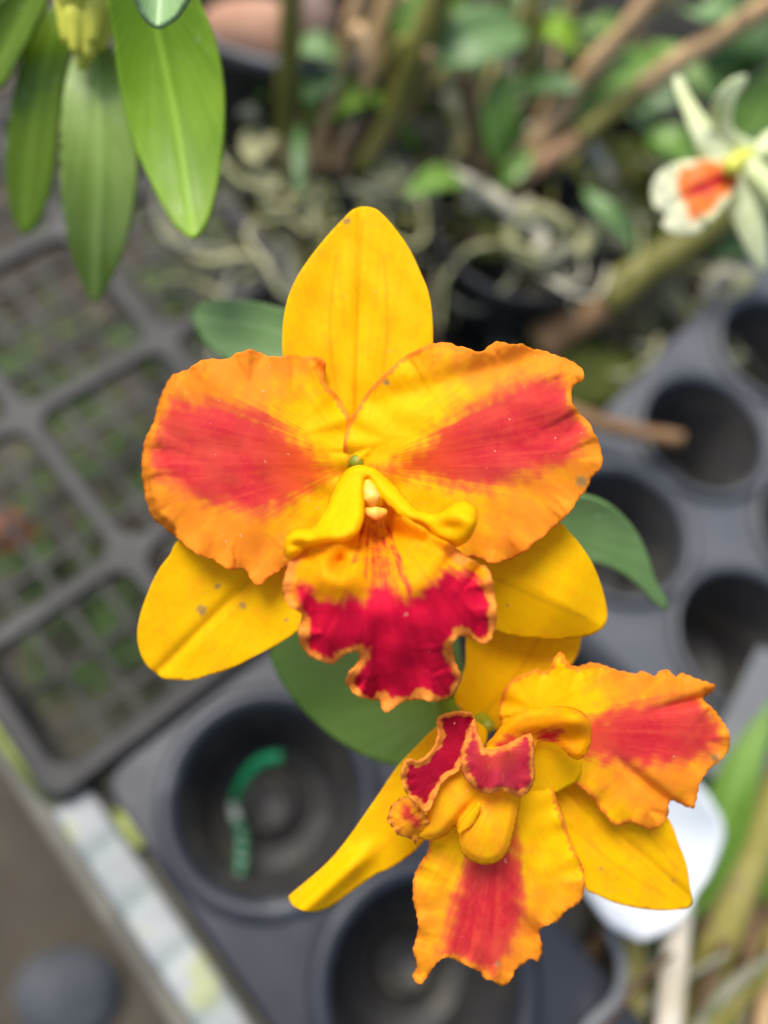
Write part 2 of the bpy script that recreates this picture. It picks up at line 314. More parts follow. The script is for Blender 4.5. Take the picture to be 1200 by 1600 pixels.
# ------------------------------------------------------------------ petals (traced outline, own distance, curvature and thickness)
def blade(name, outline, base, d0, fn, mat, parent, step=4.0, scallop=0.0, sc_len=14, red=None, redsoft=28, redw=None, org=None,
          rim=None, blem=(), vein=None, thick=0.00026, polk=20.0, poly_n=5, ruffle=0.0, ruf_len=26, ruf_fall=28, seed=1, radial=0.0, rad_n=16, scal_from=None, vein_w=2.5, rim_var=1.0):
    out = resample(catmull(outline, poly_n, True), step)
    if scallop:
        s = np.arange(len(out)) * step; nx = np.roll(out, -1, 0) - np.roll(out, 1, 0); nx = np.stack([nx[:, 1], -nx[:, 0]], 1); nx /= np.linalg.norm(nx, axis=1)[:, None] + 1e-9
        r = np.random.default_rng(seed); wv = np.abs(np.sin(s / sc_len * math.pi + 2 * np.sin(s / 61.0 + seed))) - 0.6 + 0.6 * np.sin(s / 6.1 + 3 * np.sin(s / 47.0)) * 0.5
        wgt = np.ones(len(out))
        if scal_from is not None:
            wgt = sstep(scal_from[0], scal_from[1], np.hypot(out[:, 0] - base[0], out[:, 1] - base[1]))
        out = out + nx * (wv * scallop * wgt)[:, None]
    lo, hi = out.min(0), out.max(0); gs = step * 1.05
    gx, gy = np.meshgrid(np.arange(lo[0], hi[0], gs), np.arange(lo[1], hi[1], gs * 0.87)); gx[1::2] += gs / 2
    g = np.stack([gx.ravel(), gy.ravel()], 1); g = g[inside(g, out)]; g = g[seg_dist(g, out) > step * 0.55]
    pts = np.vstack([out, g]); n = len(out)
    v, f = cdt(pts, [(i, (i + 1) % n) for i in range(n)])
    cen = np.array([v[list(t)].mean(0) for t in f]); ok = inside(cen, out); f = [t for t, k in zip(f, ok) if k]
    bx = np.array(base, float); rel = v - bx; R = np.hypot(rel[:, 0], rel[:, 1]); Rm = R.max(); rn = R / Rm
    ax = out.mean(0) - bx; ax /= np.linalg.norm(ax) + 1e-9; ang = np.arctan2(ax[0] * rel[:, 1] - ax[1] * rel[:, 0], rel @ ax)
    u = (rel @ ax) / Rm; t = (ax[0] * rel[:, 1] - ax[1] * rel[:, 0]) / Rm
    ed = seg_dist(v, out)
    near = np.array([np.argmin(((out - p) ** 2).sum(1)) for p in v]) * step if ruffle else None
    dd = fn(v, u, t, rn, ed)
    if ruffle: dd = dd + ruffle * np.exp(-ed / ruf_fall) * (np.sin(near / ruf_len * 2 * math.pi + 1.7 * np.sin(near / 83.0 + seed)) + 0.5 * np.sin(near / ruf_len * 2.7 * math.pi + seed))
    if radial: dd = dd + radial * rn ** 2 * np.sin(ang * rad_n + 1.5 * np.sin(ang * 5 + seed) + 2 * rn)
    depth = (d0 + dd) / 1000.0
    co = np.array([D(p[0], p[1], z) for p, z in zip(v, depth)])
    # face normals toward the lens
    ff = []
    for tri in f:
        a, b_, c = co[list(tri)]
        nn = np.cross(b_ - a, c - a); ff.append(tri if nn.dot(CAM - a) > 0 else tri[::-1])
    o = mesh(name, co, ff, mat, parent); me = o.data
    def fa(nm, val):
        at = me.attributes.new(nm, 'FLOAT', 'POINT'); at.data.foreach_set('value', np.asarray(val, np.float32))
    z = np.zeros(len(v)); rv = z.copy()
    if red is not None:
        for k, poly in enumerate(red if isinstance(red[0][0], (tuple, list)) else [red]):
            sd = sdf(v, catmull(poly, 4, True)); rs = redsoft[k] if isinstance(redsoft, (list, tuple)) else redsoft; rv = np.maximum(rv, sstep(-rs, rs, sd + min(5, rs * .35) * wob(v, 30, seed + k)) * (redw[k] if redw else 1.0))
    ov = z.copy() if org is None else np.clip(org(v, u, t, rn, ed), 0, 1)
    if rim is not None:
        e = sstep(rim[0], rim[1], ed + 2.5 * wob(v, 14, seed + 9) + rim_var * wob(v, 55, seed + 5)); 
        if len(rim) > 2: e = np.maximum(e, 1 - sstep(rim[3], rim[2], rn))
        rv = rv * e; ov = np.maximum(ov, 1.35 * (1 - e))
    bl = z.copy()
    for (x, y, r_) in blem: bl = np.maximum(bl, 0.8 * sstep(r_ * 1.3, r_ * 0.6, np.hypot(v[:, 0] - x, v[:, 1] - y) + 1.5 * wob(v, 9, 3)))
    ve = z.copy()
    if vein is not None:
        for ln in vein: ve = np.maximum(ve, np.exp(-(seg_dist(v, catmull(ln, 6), False) / vein_w) ** 2))
    fa('red', rv); fa('org', ov); fa('blem', bl); fa('vein', ve)
    at = me.attributes.new('pol', 'FLOAT_VECTOR', 'POINT'); at.data.foreach_set('vector', np.stack([ang * polk, rn * 1.1, z + seed], 1).astype(np.float32).ravel())
    solidify(o, thick, 0.0)
    return o

# leaf built in space: base, control points, width profile
def leaf(name, pts, width, mat, parent, up=None, fold=0.25, n=18, m=9, prof=None, thick=0.0006, twist=0.0):
    c = resample(catmull(pts, 8), 1e9, False) if False else catmull(pts, 8)
    seg = np.linalg.norm(np.diff(c, axis=0), axis=1); L = np.concatenate([[0], np.cumsum(seg)]); s = np.linspace(0, L[-1], n + 1)
    c = np.stack([np.interp(s, L, c[:, k]) for k in range(3)], 1)
    prof = prof or [0.16, 0.62, 0.92, 1.0, 0.95, 0.78, 0.5, 0.03]
    v, f, pol, ve = [], [], [], []
    for i in range(n + 1):
        T = c[min(i + 1, n)] - c[max(i - 1, 0)]; T /= np.linalg.norm(T)
        U = (CAM - c[i]) if up is None else np.array(up, float); U = U / np.linalg.norm(U)
        Sd = np.cross(T, U); Sd /= np.linalg.norm(Sd); N = np.cross(Sd, T)
        if twist: a = twist * i / n; Sd, N = Sd * math.cos(a) + N * math.sin(a), N * math.cos(a) - Sd * math.sin(a)
        wd = width * np.interp(i / n, np.linspace(0, 1, len(prof)), prof) * 0.5
        for j in range(m):
            q = -1 + 2 * j / (m - 1)
            v.append(c[i] + Sd * wd * q + N * wd * fold * abs(q) ** 1.3); pol.append((q * 3, i / n * 1.2, 0)); ve.append(math.exp(-(q / 0.12) ** 2))
    for i in range(n):
        for j in range(m - 1): f.append((i * m + j, i * m + j + 1, (i + 1) * m + j + 1, (i + 1) * m + j))
    o = mesh(name, v, f, mat, parent); me = o.data
    at = me.attributes.new('pol', 'FLOAT_VECTOR', 'POINT'); at.data.foreach_set('vector', np.array(pol, np.float32).ravel())
    at = me.attributes.new('vein', 'FLOAT', 'POINT'); at.data.foreach_set('value', np.array(ve, np.float32))
    solidify(o, thick, 0.0); return o
#==STRUCTURE
# ================================================================== SETTING
A = np.array([math.cos(math.radians(-50)), math.sin(math.radians(-50))]); B = np.array([math.cos(math.radians(40)), math.sin(math.radians(40))])
C0 = np.array([-0.0735, 0.0135])
def ab(a, b): return C0 + A * a + B * b
def rrect(x0, x1, y0, y1, r, axis=ab, n=5):
    q = []
    for cx, cy, a0 in ((x1 - r, y1 - r, 0), (x0 + r, y1 - r, 90), (x0 + r, y0 + r, 180), (x1 - r, y0 + r, 270)):
        for k in range(n + 1):
            t = math.radians(a0 + 90 * k / n); q.append(axis(cx + r * math.cos(t), cy + r * math.sin(t)))
    return q
def circ(c, r, n=56): return [(c[0] + r * math.cos(2 * math.pi * k / n), c[1] + r * math.sin(2 * math.pi * k / n)) for k in range(n)]

# soil under the bench: one uneven sheet
n = 70; xs = np.linspace(-3, 3, n); gv = []; gf = []
for j in range(n):
    for i in range(n):
        x = math.copysign(abs(xs[i] / 3) ** 2.2 * 3, xs[i]); y = math.copysign(abs(xs[j] / 3) ** 2.2 * 3, xs[j]) + 0.3
        gv.append((x, y, -0.42 + 0.008 * math.sin(x * 31 + y * 13) + 0.006 * math.sin(y * 47 - x * 21)))
for j in range(n - 1):
    for i in range(n - 1): gf.append((j * n + i, j * n + i + 1, (j + 1) * n + i + 1, (j + 1) * n + i))
structure(mesh('ground', gv, gf, M_GROUND))
# low weeds on the soil (ground cover)
v, f = [], []
for k in range(420):
    px, py = rng.uniform(-60, 420), rng.uniform(180, 1080)
    if rng.random() < 0.45: px, py = rng.choice([(60, 560), (250, 480), (330, 560), (170, 720), (160, 960), (40, 880)]) + rng.normal(0, 45, 2)
    c = P(px, py, -0.41 + rng.uniform(0, 0.05)); a = rng.uniform(0, 6.28); L = rng.uniform(0.012, 0.035); wd = L * rng.uniform(0.25, 0.5); i = len(v)
    d = np.array([math.cos(a), math.sin(a), rng.uniform(-.3, .5)]); s = np.array([-math.sin(a), math.cos(a), 0])
    v += [c - d * L / 2, c + s * wd / 2, c + d * L / 2, c - s * wd / 2 + np.array([0, 0, .003])]; f.append((i, i + 1, i + 2, i + 3))
o = mesh('ground_cover', v, f, simple('weed_leaf', (0.03, 0.07, 0.010, 1), (0.07, 0.13, 0.025, 1), 30, 0.6, 0.3, 0), smooth=False); structure(o, 'stuff')
# bench mat under the pots
mp = [P(*q, -0.052)[:2] for q in ((330, 250), (360, 420), (430, 560), (640, 700), (900, 660), (1160, 480), (1700, 380), (2200, -350), (-200, -250), (250, 60))]
o = sheet('bench_mat', mp, [], -0.052, 0.004, simple('woven_mat', (0.012, 0.012, 0.010, 1), (0.026, 0.024, 0.019, 1), 90, 0.8, 0.2, 0.5, 0.002, c3=(0.06, 0.065, 0.03, 1), scale3=22))
thing(o, 'dark woven mat covering the bench under the potted orchids', 'bench mat')

# ---- lattice tray
tray = empty('lattice_tray', 'grey plastic lattice tray of big square openings, left of the yellow flowers', 'tray')
al = [0.0, -0.058, -0.132, -0.206, -0.280, -0.354, -0.428]; bl = [0.0, 0.066, 0.132, 0.198]
holes = []
for i in range(len(al) - 1):
    for j in range(len(bl) - 1):
        h0 = 0.0037; holes.append(rrect(al[i + 1] + h0, al[i] - (h0 if i else 0.004), bl[j] + (h0 if j else 0.004), bl[j + 1] - h0, 0.0080))
sheet('lattice', rrect(al[-1] - .006, 0.004, -0.004, bl[-1] + .006, 0.008), holes, 0.0, 0.006, M_LATT, tray, 0.0014)
fh = []
nb = int(0.196 / 0.0165); na = int(0.428 / 0.022)
for i in range(na):
    for j in range(nb):
        fh.append([ab(-0.002 - 0.022 * i - x, 0.003 + 0.0165 * j + y) for x, y in ((0.0015, 0.0015), (0.0205, 0.0015), (0.0205, 0.0150), (0.0015, 0.0150))])
sheet('tray_floor', rrect(-0.430, 0.0005, 0.0005, 0.2005, 0.003), fh, -0.040, 0.003, M_LATT2, tray)
for (a0, b0, a1, b1) in ((-0.43, -0.0025, 0.001, -0.0005), (0.0005, -0.002, 0.0025, 0.2)):
    q = [ab(a0, b0), ab(a1, b0), ab(a1, b1), ab(a0, b1)]
    sheet('side_wall', q, [], -0.0062, 0.028, M_LATT, tray)
# ---- rail and white batten along the bench edge
q = [ab(-0.5, -0.014), ab(0.42, -0.014), ab(0.42, 0.0105), ab(0.004, 0.0105), ab(0.004, 0.0), ab(-0.5, 0.0)]
o = sheet('bench_rail', q, [], -0.016, 0.03, simple('rail_grey', (0.10, 0.096, 0.080, 1), (0.16, 0.155, 0.13, 1), 40, 0.75, 0.2, 0.5, 0.001, c3=(0.12, 0.12, 0.07, 1), scale3=30), bev=0.003)
thing(o, 'grey weathered bench edge rail running under the white batten', 'rail')
def batten():
    nx, ny = 110, 8; v, f, bd = [], [], []
    for i in range(nx + 1):
        a = 0.004 + 0.30 * i / nx
        k = 0.5 + 0.5 * math.sin(a * 2 * math.pi / 0.0215 + 0.6); k = max(0, (k - 0.72) / 0.28)
        for j in range(ny + 1):
            b_ = -0.0070 + 0.0150 * j / ny; p = ab(a, b_); v.append((p[0], p[1], -0.0085 - 0.0012 * k - 0.002 * abs(2 * j / ny - 1) ** 6)); bd.append(k ** 1.5)
    for i in range(nx):
        for j in range(ny): f.append((i * (ny + 1) + j, i * (ny + 1) + j + 1, (i + 1) * (ny + 1) + j + 1, (i + 1) * (ny + 1) + j))
    o = mesh('white_batten', v, f, M_RAIL); at = o.data.attributes.new('band', 'FLOAT', 'POINT'); at.data.foreach_set('value', np.array(bd, np.float32))
    # orientation upward
    if o.data.polygons[0].normal.z < 0: o.data.flip_normals()
    solidify(o, 0.005, -1.0); return o
thing(batten(), 'white ribbed batten with green stains on the bench edge, lower left', 'batten')
# lichen patches: a thin crust of its own on the rail
def crust(name, pts, z, label):
    c = np.array(pts).mean(0); ring = catmull(pts, 6, True); m = len(ring); v = [(p[0], p[1], z) for p in ring] + [(c[0] + (p[0] - c[0]) * .6, c[1] + (p[1] - c[1]) * .6, z + .0012) for p in ring] + [(c[0], c[1], z + .0014)]
    f = [(i, (i + 1) % m, m + (i + 1) % m, m + i) for i in range(m)] + [(m + i, m + (i + 1) % m, 2 * m) for i in range(m)] + [tuple(reversed(range(m)))]
    return thing(mesh(name, v, f, M_LICHEN), label, 'lichen')
crust('lichen_patch', [ab(-.14, -0.0100), ab(-.10, -0.0105), ab(-.06, -0.0085), ab(-.03, -0.0100), ab(-.002, -0.0080), ab(-.002, 0.0005), ab(-.03, 0.0010), ab(-.06, 0.0000), ab(-.10, 0.0005), ab(-.14, 0.0005)], -0.0158, 'long yellow-green lichen strip on the rail beside the lattice corner')
crust('lichen_patch', [ab(.016, 0.0080), ab(.022, 0.0070), ab(.033, 0.0077), ab(.0345, 0.0120), ab(.026, 0.0135), ab(.017, 0.0117)], -0.0165 + 0.001, 'small yellow-green crust between the white batten and the black tray corner')

# ---- black pot trays
def pot_tray(axis, a0, a1, b0, b1, centres, r, z, depth, label, mat, rw=.0045, name='pot_tray'):
    t = empty(name, label, 'tray')
    hs = [circ(axis(*c), r) for c in centres]
    o = sheet('tray_deck', rrect(a0, a1, b0, b1, 0.008, axis), hs, z, 0.0025, mat, t, 0.0008)
    for c in centres:
        p = axis(*c); R_ = r
        prof = [(R_ + rw, z + .0004), (R_ + rw * .93, z + .0026), (R_ + .0018, z + .0042), (R_ - .0008, z + .0036), (R_ - .0022, z + .0005), (R_ * .90, z - depth * .42), (R_ * .82, z - depth * .46), (R_ * .76, z - depth * .96), (R_ * .70, z - depth),
                (R_ * .46, z - depth - .0005), (R_ * .42, z - depth - .004), (R_ * .36, z - depth - .004), (R_ * .33, z - depth + .006), (R_ * .29, z - depth + .009), (R_ * .25, z - depth + .0095), (R_ * .23, z - depth + .0075), (R_ * .10, z - depth + .0065)]
        wl = lathe('well', prof, p, M_WELL, t)
        lathe('rim', [(R_ + rw * 1.1, z + .0002), (R_ + rw * 1.03, z + .0030), (R_ + rw * .45, z + .0047), (R_ - .0012, z + .0040), (R_ - .0025, z + .0008)], p, mat, wl, cap=False)
    # skirt
    ring = np.array(rrect(a0, a1, b0, b1, 0.008, axis)); c = ring.mean(0); m = len(ring)
    v = [(p[0], p[1], z - .001) for p in ring] + [(c[0] + (p[0] - c[0]) * .99, c[1] + (p[1] - c[1]) * .99, z - depth * .8) for p in ring]
    f = [(i, (i + 1) % m, m + (i + 1) % m, m + i) for i in range(m)]
    o = mesh('skirt', v, f, mat, t); solidify(o, 0.0015, 0)
    return t
pot_tray(ab, 0.0075, 0.36, 0.0140, 0.108, [(0.0490, 0.0545), (0.1290, 0.0590), (0.2085, 0.0590), (0.2885, 0.0590)], 0.0345, 0.0, 0.05, 'black pot tray with big round wells at the bottom, a green wire in one well', M_TRAY)
h2, th = P(968, 832, 0)[:2], math.radians(47.5)
B2 = np.array([math.cos(th), math.sin(th)]); A2 = np.array([math.sin(th), -math.cos(th)])
ax2 = lambda a, b_: h2 + A2 * a + B2 * b_
pot_tray(ax2, -0.039, 0.175, -0.045, 0.31, [(0.066 * j, 0.068 * i) for j in range(3) for i in range(5) if not (j == 0 and i > 3)], 0.0312, 0.0, 0.06, 'dark grey pot tray with many round wells at the right edge', M_TRAY2, .0018)
# twisted green wire standing in the first well
wpts = [P(440, 1183, -.004), P(405, 1192, -.010), P(378, 1225, -.018), P(366, 1262, -.028), P(378, 1305, -.034), P(377, 1345, -.036), P(372, 1402, -.034)]
o = tube('twist_wire', wpts, [.0024, .0024, .0023, .0020, .0022, .0024, .0022], M_WIRE, n=14, seg=10)
nv = len(o.data.vertices); rings = (nv - 2) // 10; bd = []
for i in range(rings):
    s = i / rings
    for k in range(10): bd.append(1.0 if ((0.44 < s < 0.56) or (s > 0.62 and math.sin(s * 75 + k * 0.63) > 0.85)) else 0.0)
bd += [0, 0]; at = o.data.attributes.new('band', 'FLOAT', 'POINT'); at.data.foreach_set('value', np.array(bd, np.float32))
thing(o, 'green and white twisted wire inside the well of the bottom black tray', 'wire')

# ---- things on the floor and odd bits
def lump(name, c, r, mat, label, cat, seed, sq=(1, 1, .7)):
    import bmesh
    bm = bmesh.new(); bmesh.ops.create_icosphere(bm, subdivisions=4, radius=1); rr = random.Random(seed); ks = [(Vector((rr.uniform(-1, 1), rr.uniform(-1, 1), rr.uniform(-1, 1))) * 2.4, rr.uniform(0, 6)) for _ in range(6)]
    for q in bm.verts:
        s = 1 + sum(math.sin(q.co.dot(k) + ph) for k, ph in ks) * 0.055
        q.co = Vector((c[0] + q.co.x * s * r * sq[0], c[1] + q.co.y * s * r * sq[1], c[2] + q.co.z * s * r * sq[2]))
    me = bpy.data.meshes.new(name); bm.to_mesh(me); bm.free(); return thing(link(name, me, mat), label, cat)
lump('stone', P(95, 1555, -.40), .035, M_STONE, 'blurred blue-grey stone on the soil below the bench, bottom left corner', 'stone', 3, (1.2, .8, .6))
lump('terracotta_shard', P(8, 832, -.36), .028, M_TERRA, 'orange terracotta shard glimpsed through the lattice at the left edge', 'shard', 5, (.9, .6, .4))
o = tube('dry_twig', [P(880, 640, .012), P(940, 662, .014), P(1010, 678, .017), P(1066, 687, .020)], [.0040, .0038, .0036, .0034], M_TWIG, bump=.12)
thing(o, 'short broken brown twig lying over a well of the right tray', 'twig')
o = tube('bamboo_stick', [P(760, 1680, -.03), P(850, 1570, -.02), P(945, 1460, -.015), P(1010, 1380, -.012)], [.0026, .0026, .0024, .0024], M_TWIG); thing(o, 'thin tan bamboo stick slanting behind the lowest petal', 'stick')
o = tube('grey_tube', [P(860, 1700, .0), P(915, 1610, .004), P(962, 1560, .006), P(972, 1505, .008), P(950, 1450, .01)], [.0020, .002, .002, .002, .0018], M_STRIP); thing(o, 'thin grey curved tube below the white cup', 'tube')
v = [P(*q, .012) for q in ((1185, 1010), (1235, 1030), (1140, 1225), (1092, 1205))]
o = mesh('plant_label', v, [(0, 1, 2, 3)], M_STRIP, smooth=False); solidify(o, .0012, 0); thing(o, 'blank grey plastic plant label on the edge of the right tray', 'plant label')

# white cup, tilted, seen from above
cup = empty('white_cup', 'white plastic cup with a pink mark, behind the lower yellow flower', 'cup')
cc = P(1000, 1313, .03); R_ = .0275
prof = [(R_ * .55, -.040), (R_ * .60, -.038), (R_ * .93, .0), (R_ * 1.02, .0012), (R_ * 1.03, .0030), (R_ * .98, .0036), (R_ * .94, .0015), (R_ * .58, -.034), (R_ * .02, -.035)]
ob = lathe('cup_body', prof, (0, 0, 0), M_WHITE, cup); ob.location = cc; ob.rotation_euler = (math.radians(8), math.radians(12), 0)
for q in ob.data.vertices:                       # a soft cup squeezed out of round, with dents down its side
    th_ = math.atan2(q.co.y, q.co.x); k_ = 1 + .055 * math.sin(3 * th_ + .6) + .03 * math.sin(5 * th_ + 2) + .012 * math.sin(11 * th_)
    q.co.x *= k_; q.co.y *= k_; q.co.z += .0022 * math.sin(2 * th_ + 1) + .0012 * math.sin(5 * th_)
a_ = np.linspace(math.radians(165), math.radians(215), 12)
lathe_pts = [(R_ * .955 * math.cos(t), R_ * .955 * math.sin(t)) for t in a_]
v = [(x * s, y * s, z) for (s, z) in ((1.013, -.001), (.93, -.012)) for (x, y) in lathe_pts]; m = len(lathe_pts)
pk = mesh('printed_mark', [(x * .985, y * .985, z) for x, y, z in [(q[0] * 1.0, q[1] * 1.0, q[2]) for q in v]], [(i, i + 1, m + i + 1, m + i) for i in range(m - 1)], M_PINK, cup)
pk.location = cc; pk.rotation_euler = ob.rotation_euler

# ================================================================== POTS AND PLANTS BEHIND
def pot(c, r, z0, z1, label, fill=M_BARK, parent_name='plant_pot', group=None):
    t = empty(parent_name, label, 'pot', group); H = z1 - z0
    lathe('pot_wall', [(r * .70, z0), (r * .93, z1 - H * .18), (r * .95, z1 - H * .17), (r * 1.0, z1 - H * .15), (r * 1.02, z1 - .001), (r * 1.01, z1 + .0012), (r * .97, z1 + .0012), (r * .95, z1 - .001), (r * .88, z1 - H * .5), (r * .86, z1 - H * .6)], c, M_BLACK, t)
    if fill:
        nr, nk = 10, 40; v = [(c[0], c[1], z1 - .012)]; f = []
        for i in range(1, nr + 1):
            for k in range(nk):
                a = 2 * math.pi * k / nk; q = r * .93 * i / nr
                v.append((c[0] + q * math.cos(a), c[1] + q * math.sin(a), z1 - .012 + .005 * math.sin(q * 300 + 3 * a) * math.sin(5 * a) + rng.uniform(-.002, .002)))
        for k in range(nk): f.append((0, 1 + k, 1 + (k + 1) % nk))
        for i in range(nr - 1):
            for k in range(nk): f.append((1 + i * nk + k, 1 + (i + 1) * nk + k, 1 + (i + 1) * nk + (k + 1) % nk, 1 + i * nk + (k + 1) % nk))
        mesh('potting_mix', v, f, fill, t)
    return t
cA = P(452, 96, .045)[:2] + np.array([0, .062])
tA = pot(cA, .066, -.048, .045, 'black plastic pot whose rim shows beside the big bright leaf, upper left')
lathe('pot_rim', [(.0645, .0440), (.0645, .0478), (.0662, .0486), (.0694, .0480), (.0700, .0462), (.0698, .0425), (.0676, .0420)], cA, M_TRAY2, tA, cap=False)
cB = P(520, 262, .0)[:2] + np.array([0, .012])
pot(cB, .040, -.048, .004, 'low black pot hidden under the bundle of brown cane bases, top centre', M_MOSS)
cC = P(770, 400, .0)[:2] + np.array([0.012, .010])
pot(cC, .044, -.048, .012, 'dark empty pot mouth just right of the upright yellow sepal', None)
cD = P(905, 330, .0)[:2] + np.array([0.030, .020])
pot(cD, .046, -.048, .010, 'mossy black pot full of curling roots under the two tan canes', M_MOSS)
lump('clay_pebble', P(402, 55, .045), .017, M_CLAY, 'pinkish clay lump lying in the upper left pot', 'clay lump', 11, (1.25, .9, .8))
lump('bark_chunk', P(478, 30, .045), .016, simple('bark_pink', (.16, .11, .09, 1), (.24, .17, .14, 1), 60, .8, .2), 'dull brown bark chunk behind the clay lump in the upper left pot', 'bark', 13, (.9, 1.1, .7))

def PZ(*q): return P(*q)
# plant with the brown cane bundle, top centre
p1 = empty('cane_orchid', 'orchid of olive and brown canes rising from a tangle of green roots, top centre', 'orchid')
for pts, r, m in (
    ([(450, 262, .012), (446, 180, .035), (452, 90, .06), (458, -40, .09)], [.0048, .0052, .0050, .0046], M_CANE_G),
    ([(492, 262, .010), (505, 190, .03), (535, 95, .05), (556, 20, .07), (575, -50, .085)], [.0046, .0040, .0042, .0046, .004], M_CANE_B),
    ([(520, 262, .010), (555, 180, .03), (585, 80, .05), (618, -30, .075)], [.0046, .0042, .0050, .0042], M_CANE_B),
    ([(560, 265, .012), (612, 180, .035), (650, 90, .06), (700, -40, .09)], [.0040, .0056, .0062, .0060], M_CANE_G),
    ([(476, 275, .008), (470, 215, .02), (486, 150, .035)], [.0062, .0050, .002], M_CANE_D),
    ([(535, 275, .008), (545, 225, .02), (590, 170, .035)], [.0056, .0044, .002], M_CANE_D),
    ([(575, 95, .062), (565, 60, .068), (552, 42, .07)], [.003, .004, .003], M_CANE_B)):
    tube('cane', [PZ(*q) for q in pts], r, m, p1, bump=.10)
for pts, wd, m in (
    ([(476, 188, .03), (520, 163, .036), (560, 148, .04), (606, 152, .036)], .0145, M_LEAF_BRIGHT),
    ([(460, 70, .05), (490, 72, .056), (520, 82, .055), (540, 96, .05)], .0125, M_LEAF_GREY),
    ([(545, 30, .06), (560, 5, .07), (590, -30, .08)], .011, M_LEAF_BRIGHT),
    ([(605, 90, .05), (630, 60, .06), (650, 30, .065), (668, -20, .07)], .020, M_LEAF_MID),
    ([(672, 98, .06), (720, 72, .068), (770, 55, .07), (824, 48, .065)], .026, M_LEAF_GREY),
    ([(400, 165, .02), (408, 150, .028), (418, 140, .03)], .006, M_LEAF_MID),
    ([(620, 190, .025), (640, 215, .02), (650, 240, .012)], .009, M_LEAF_MID)):
    leaf('leaf', [PZ(*q) for q in pts], wd, m, p1, up=(0, -.3, 1))
roots1 = [
    ([(445, 265, .006), (425, 230, .012), (400, 205, .012), (385, 225, .012), (398, 255, .012), (430, 215, .018)], .0030, M_ROOT),
    ([(395, 225, .012), (400, 260, .008), (415, 285, .004)], .0042, M_ROOT),
    ([(405, 262, .006), (440, 300, .004), (480, 330, .0), (505, 345, -.006)], .0032, M_ROOT_G),
    ([(352, 238, -.01), (362, 300, -.02), (385, 360, -.03), (430, 395, -.04)], .0036, M_ROOT_G),
    ([(412, 320, -.01), (435, 340, -.015), (452, 390, -.03), (462, 450, -.04)], .0038, simple('root_green', (.12, .15, .04, 1), (.19, .22, .07, 1), 80, .6, .3)),
    ([(500, 285, .004), (490, 330, .002), (497, 370, -.004), (515, 395, -.02)], .0034, M_ROOT),
    ([(505, 290, .006), (520, 320, .002), (530, 345, -.004), (545, 380, -.02)], .0030, M_ROOT),
    ([(575, 270, .008), (600, 250, .014), (622, 275, .010), (640, 320, .0), (665, 375, -.02)], .0036, M_ROOT),
    ([(590, 275, .008), (610, 290, .010), (585, 320, .006), (560, 345, .0)], .0032, M_ROOT),
    ([(600, 230, .016), (625, 240, .012), (632, 280, .006), (655, 330, -.01)], .0030, M_ROOT_G),
    ([(470, 300, .002), (455, 330, -.006), (440, 350, -.015)], .0026, M_ROOT_G),
    ([(540, 290, .006), (560, 300, .006), (575, 330, .0), (590, 360, -.01)], .0028, M_ROOT),
    ([(380, 180, .02), (392, 172, .024), (405, 190, .02)], .0028, M_ROOT_G)]
for pts, r, m in roots1: tube('root', [PZ(*q) for q in pts], r, m, p1, seg=8, bump=.12)
lump_o = None
# plant with the two tan canes
p2 = empty('cane_orchid', 'orchid with two long tan canes slanting to the top right corner', 'orchid')
for pts, r, m in (
    ([(812, 268, .020), (850, 205, .035), (905, 130, .055), (975, 50, .08), (1040, -30, .10)], [.0050, .0056, .0054, .0048, .0046], M_CANE_B),
    ([(790, 300, .018), (845, 258, .028), (905, 215, .040)], [.0044, .0046, .0044], simple('cane_red_brown', (.30, .17, .09, 1), (.40, .24, .13, 1), 50, .6, .3)),
    ([(905, 215, .040), (955, 175, .050), (1000, 140, .058)], [.0046, .0050, .0048], M_CANE_G),
    ([(1000, 140, .058), (1060, 95, .072), (1150, 40, .09), (1230, -10, .105)], [.0048, .0048, .0046, .0044], M_CANE_B),
    ([(760, 290, .02), (742, 210, .035), (730, 120, .05), (712, 40, .06)], [.0036, .0036, .0034, .003], M_CANE_D),
    ([(826, 130, .045), (832, 70, .06), (836, -30, .08)], [.0032, .0036, .0034], M_CANE_G)):
    tube('cane', [PZ(*q) for q in pts], r, m, p2, bump=.10)
for pts, wd, m in (
    ([(790, 265, .025), (782, 220, .04), (778, 170, .05), (782, 112, .058)], .019, M_LEAF_MID),
    ([(775, 290, .022), (800, 270, .03), (835, 235, .034)], .011, M_LEAF_MID),
    ([(840, 62, .06), (862, 45, .068), (890, 62, .066), (905, 80, .06)], .014, M_LEAF_BRIGHT),
    ([(906, 176, .045), (940, 145, .05), (985, 110, .052), (1036, 84, .05)], .021, M_LEAF_MID),
    ([(1070, 20, .08), (1105, 12, .09), (1160, 20, .09)], .017, M_LEAF_GREY),
    ([(912, 296, .028), (940, 325, .030), (968, 352, .026), (998, 395, .015)], .0105, M_LEAF_GREY),
    ([(986, 385, .018), (1000, 410, .012), (1010, 432, .002)], .008, M_LEAF_DARK),
    ([(1120, 140, .02), (1150, 80, .04), (1175, 30, .05), (1210, -20, .06)], .034, M_LEAF_DARK),
    ([(1150, 230, .02), (1185, 160, .035), (1215, 100, .05)], .022, M_LEAF_MID)):
    leaf('leaf', [PZ(*q) for q in pts], wd, m, p2, up=(0, -.3, 1))
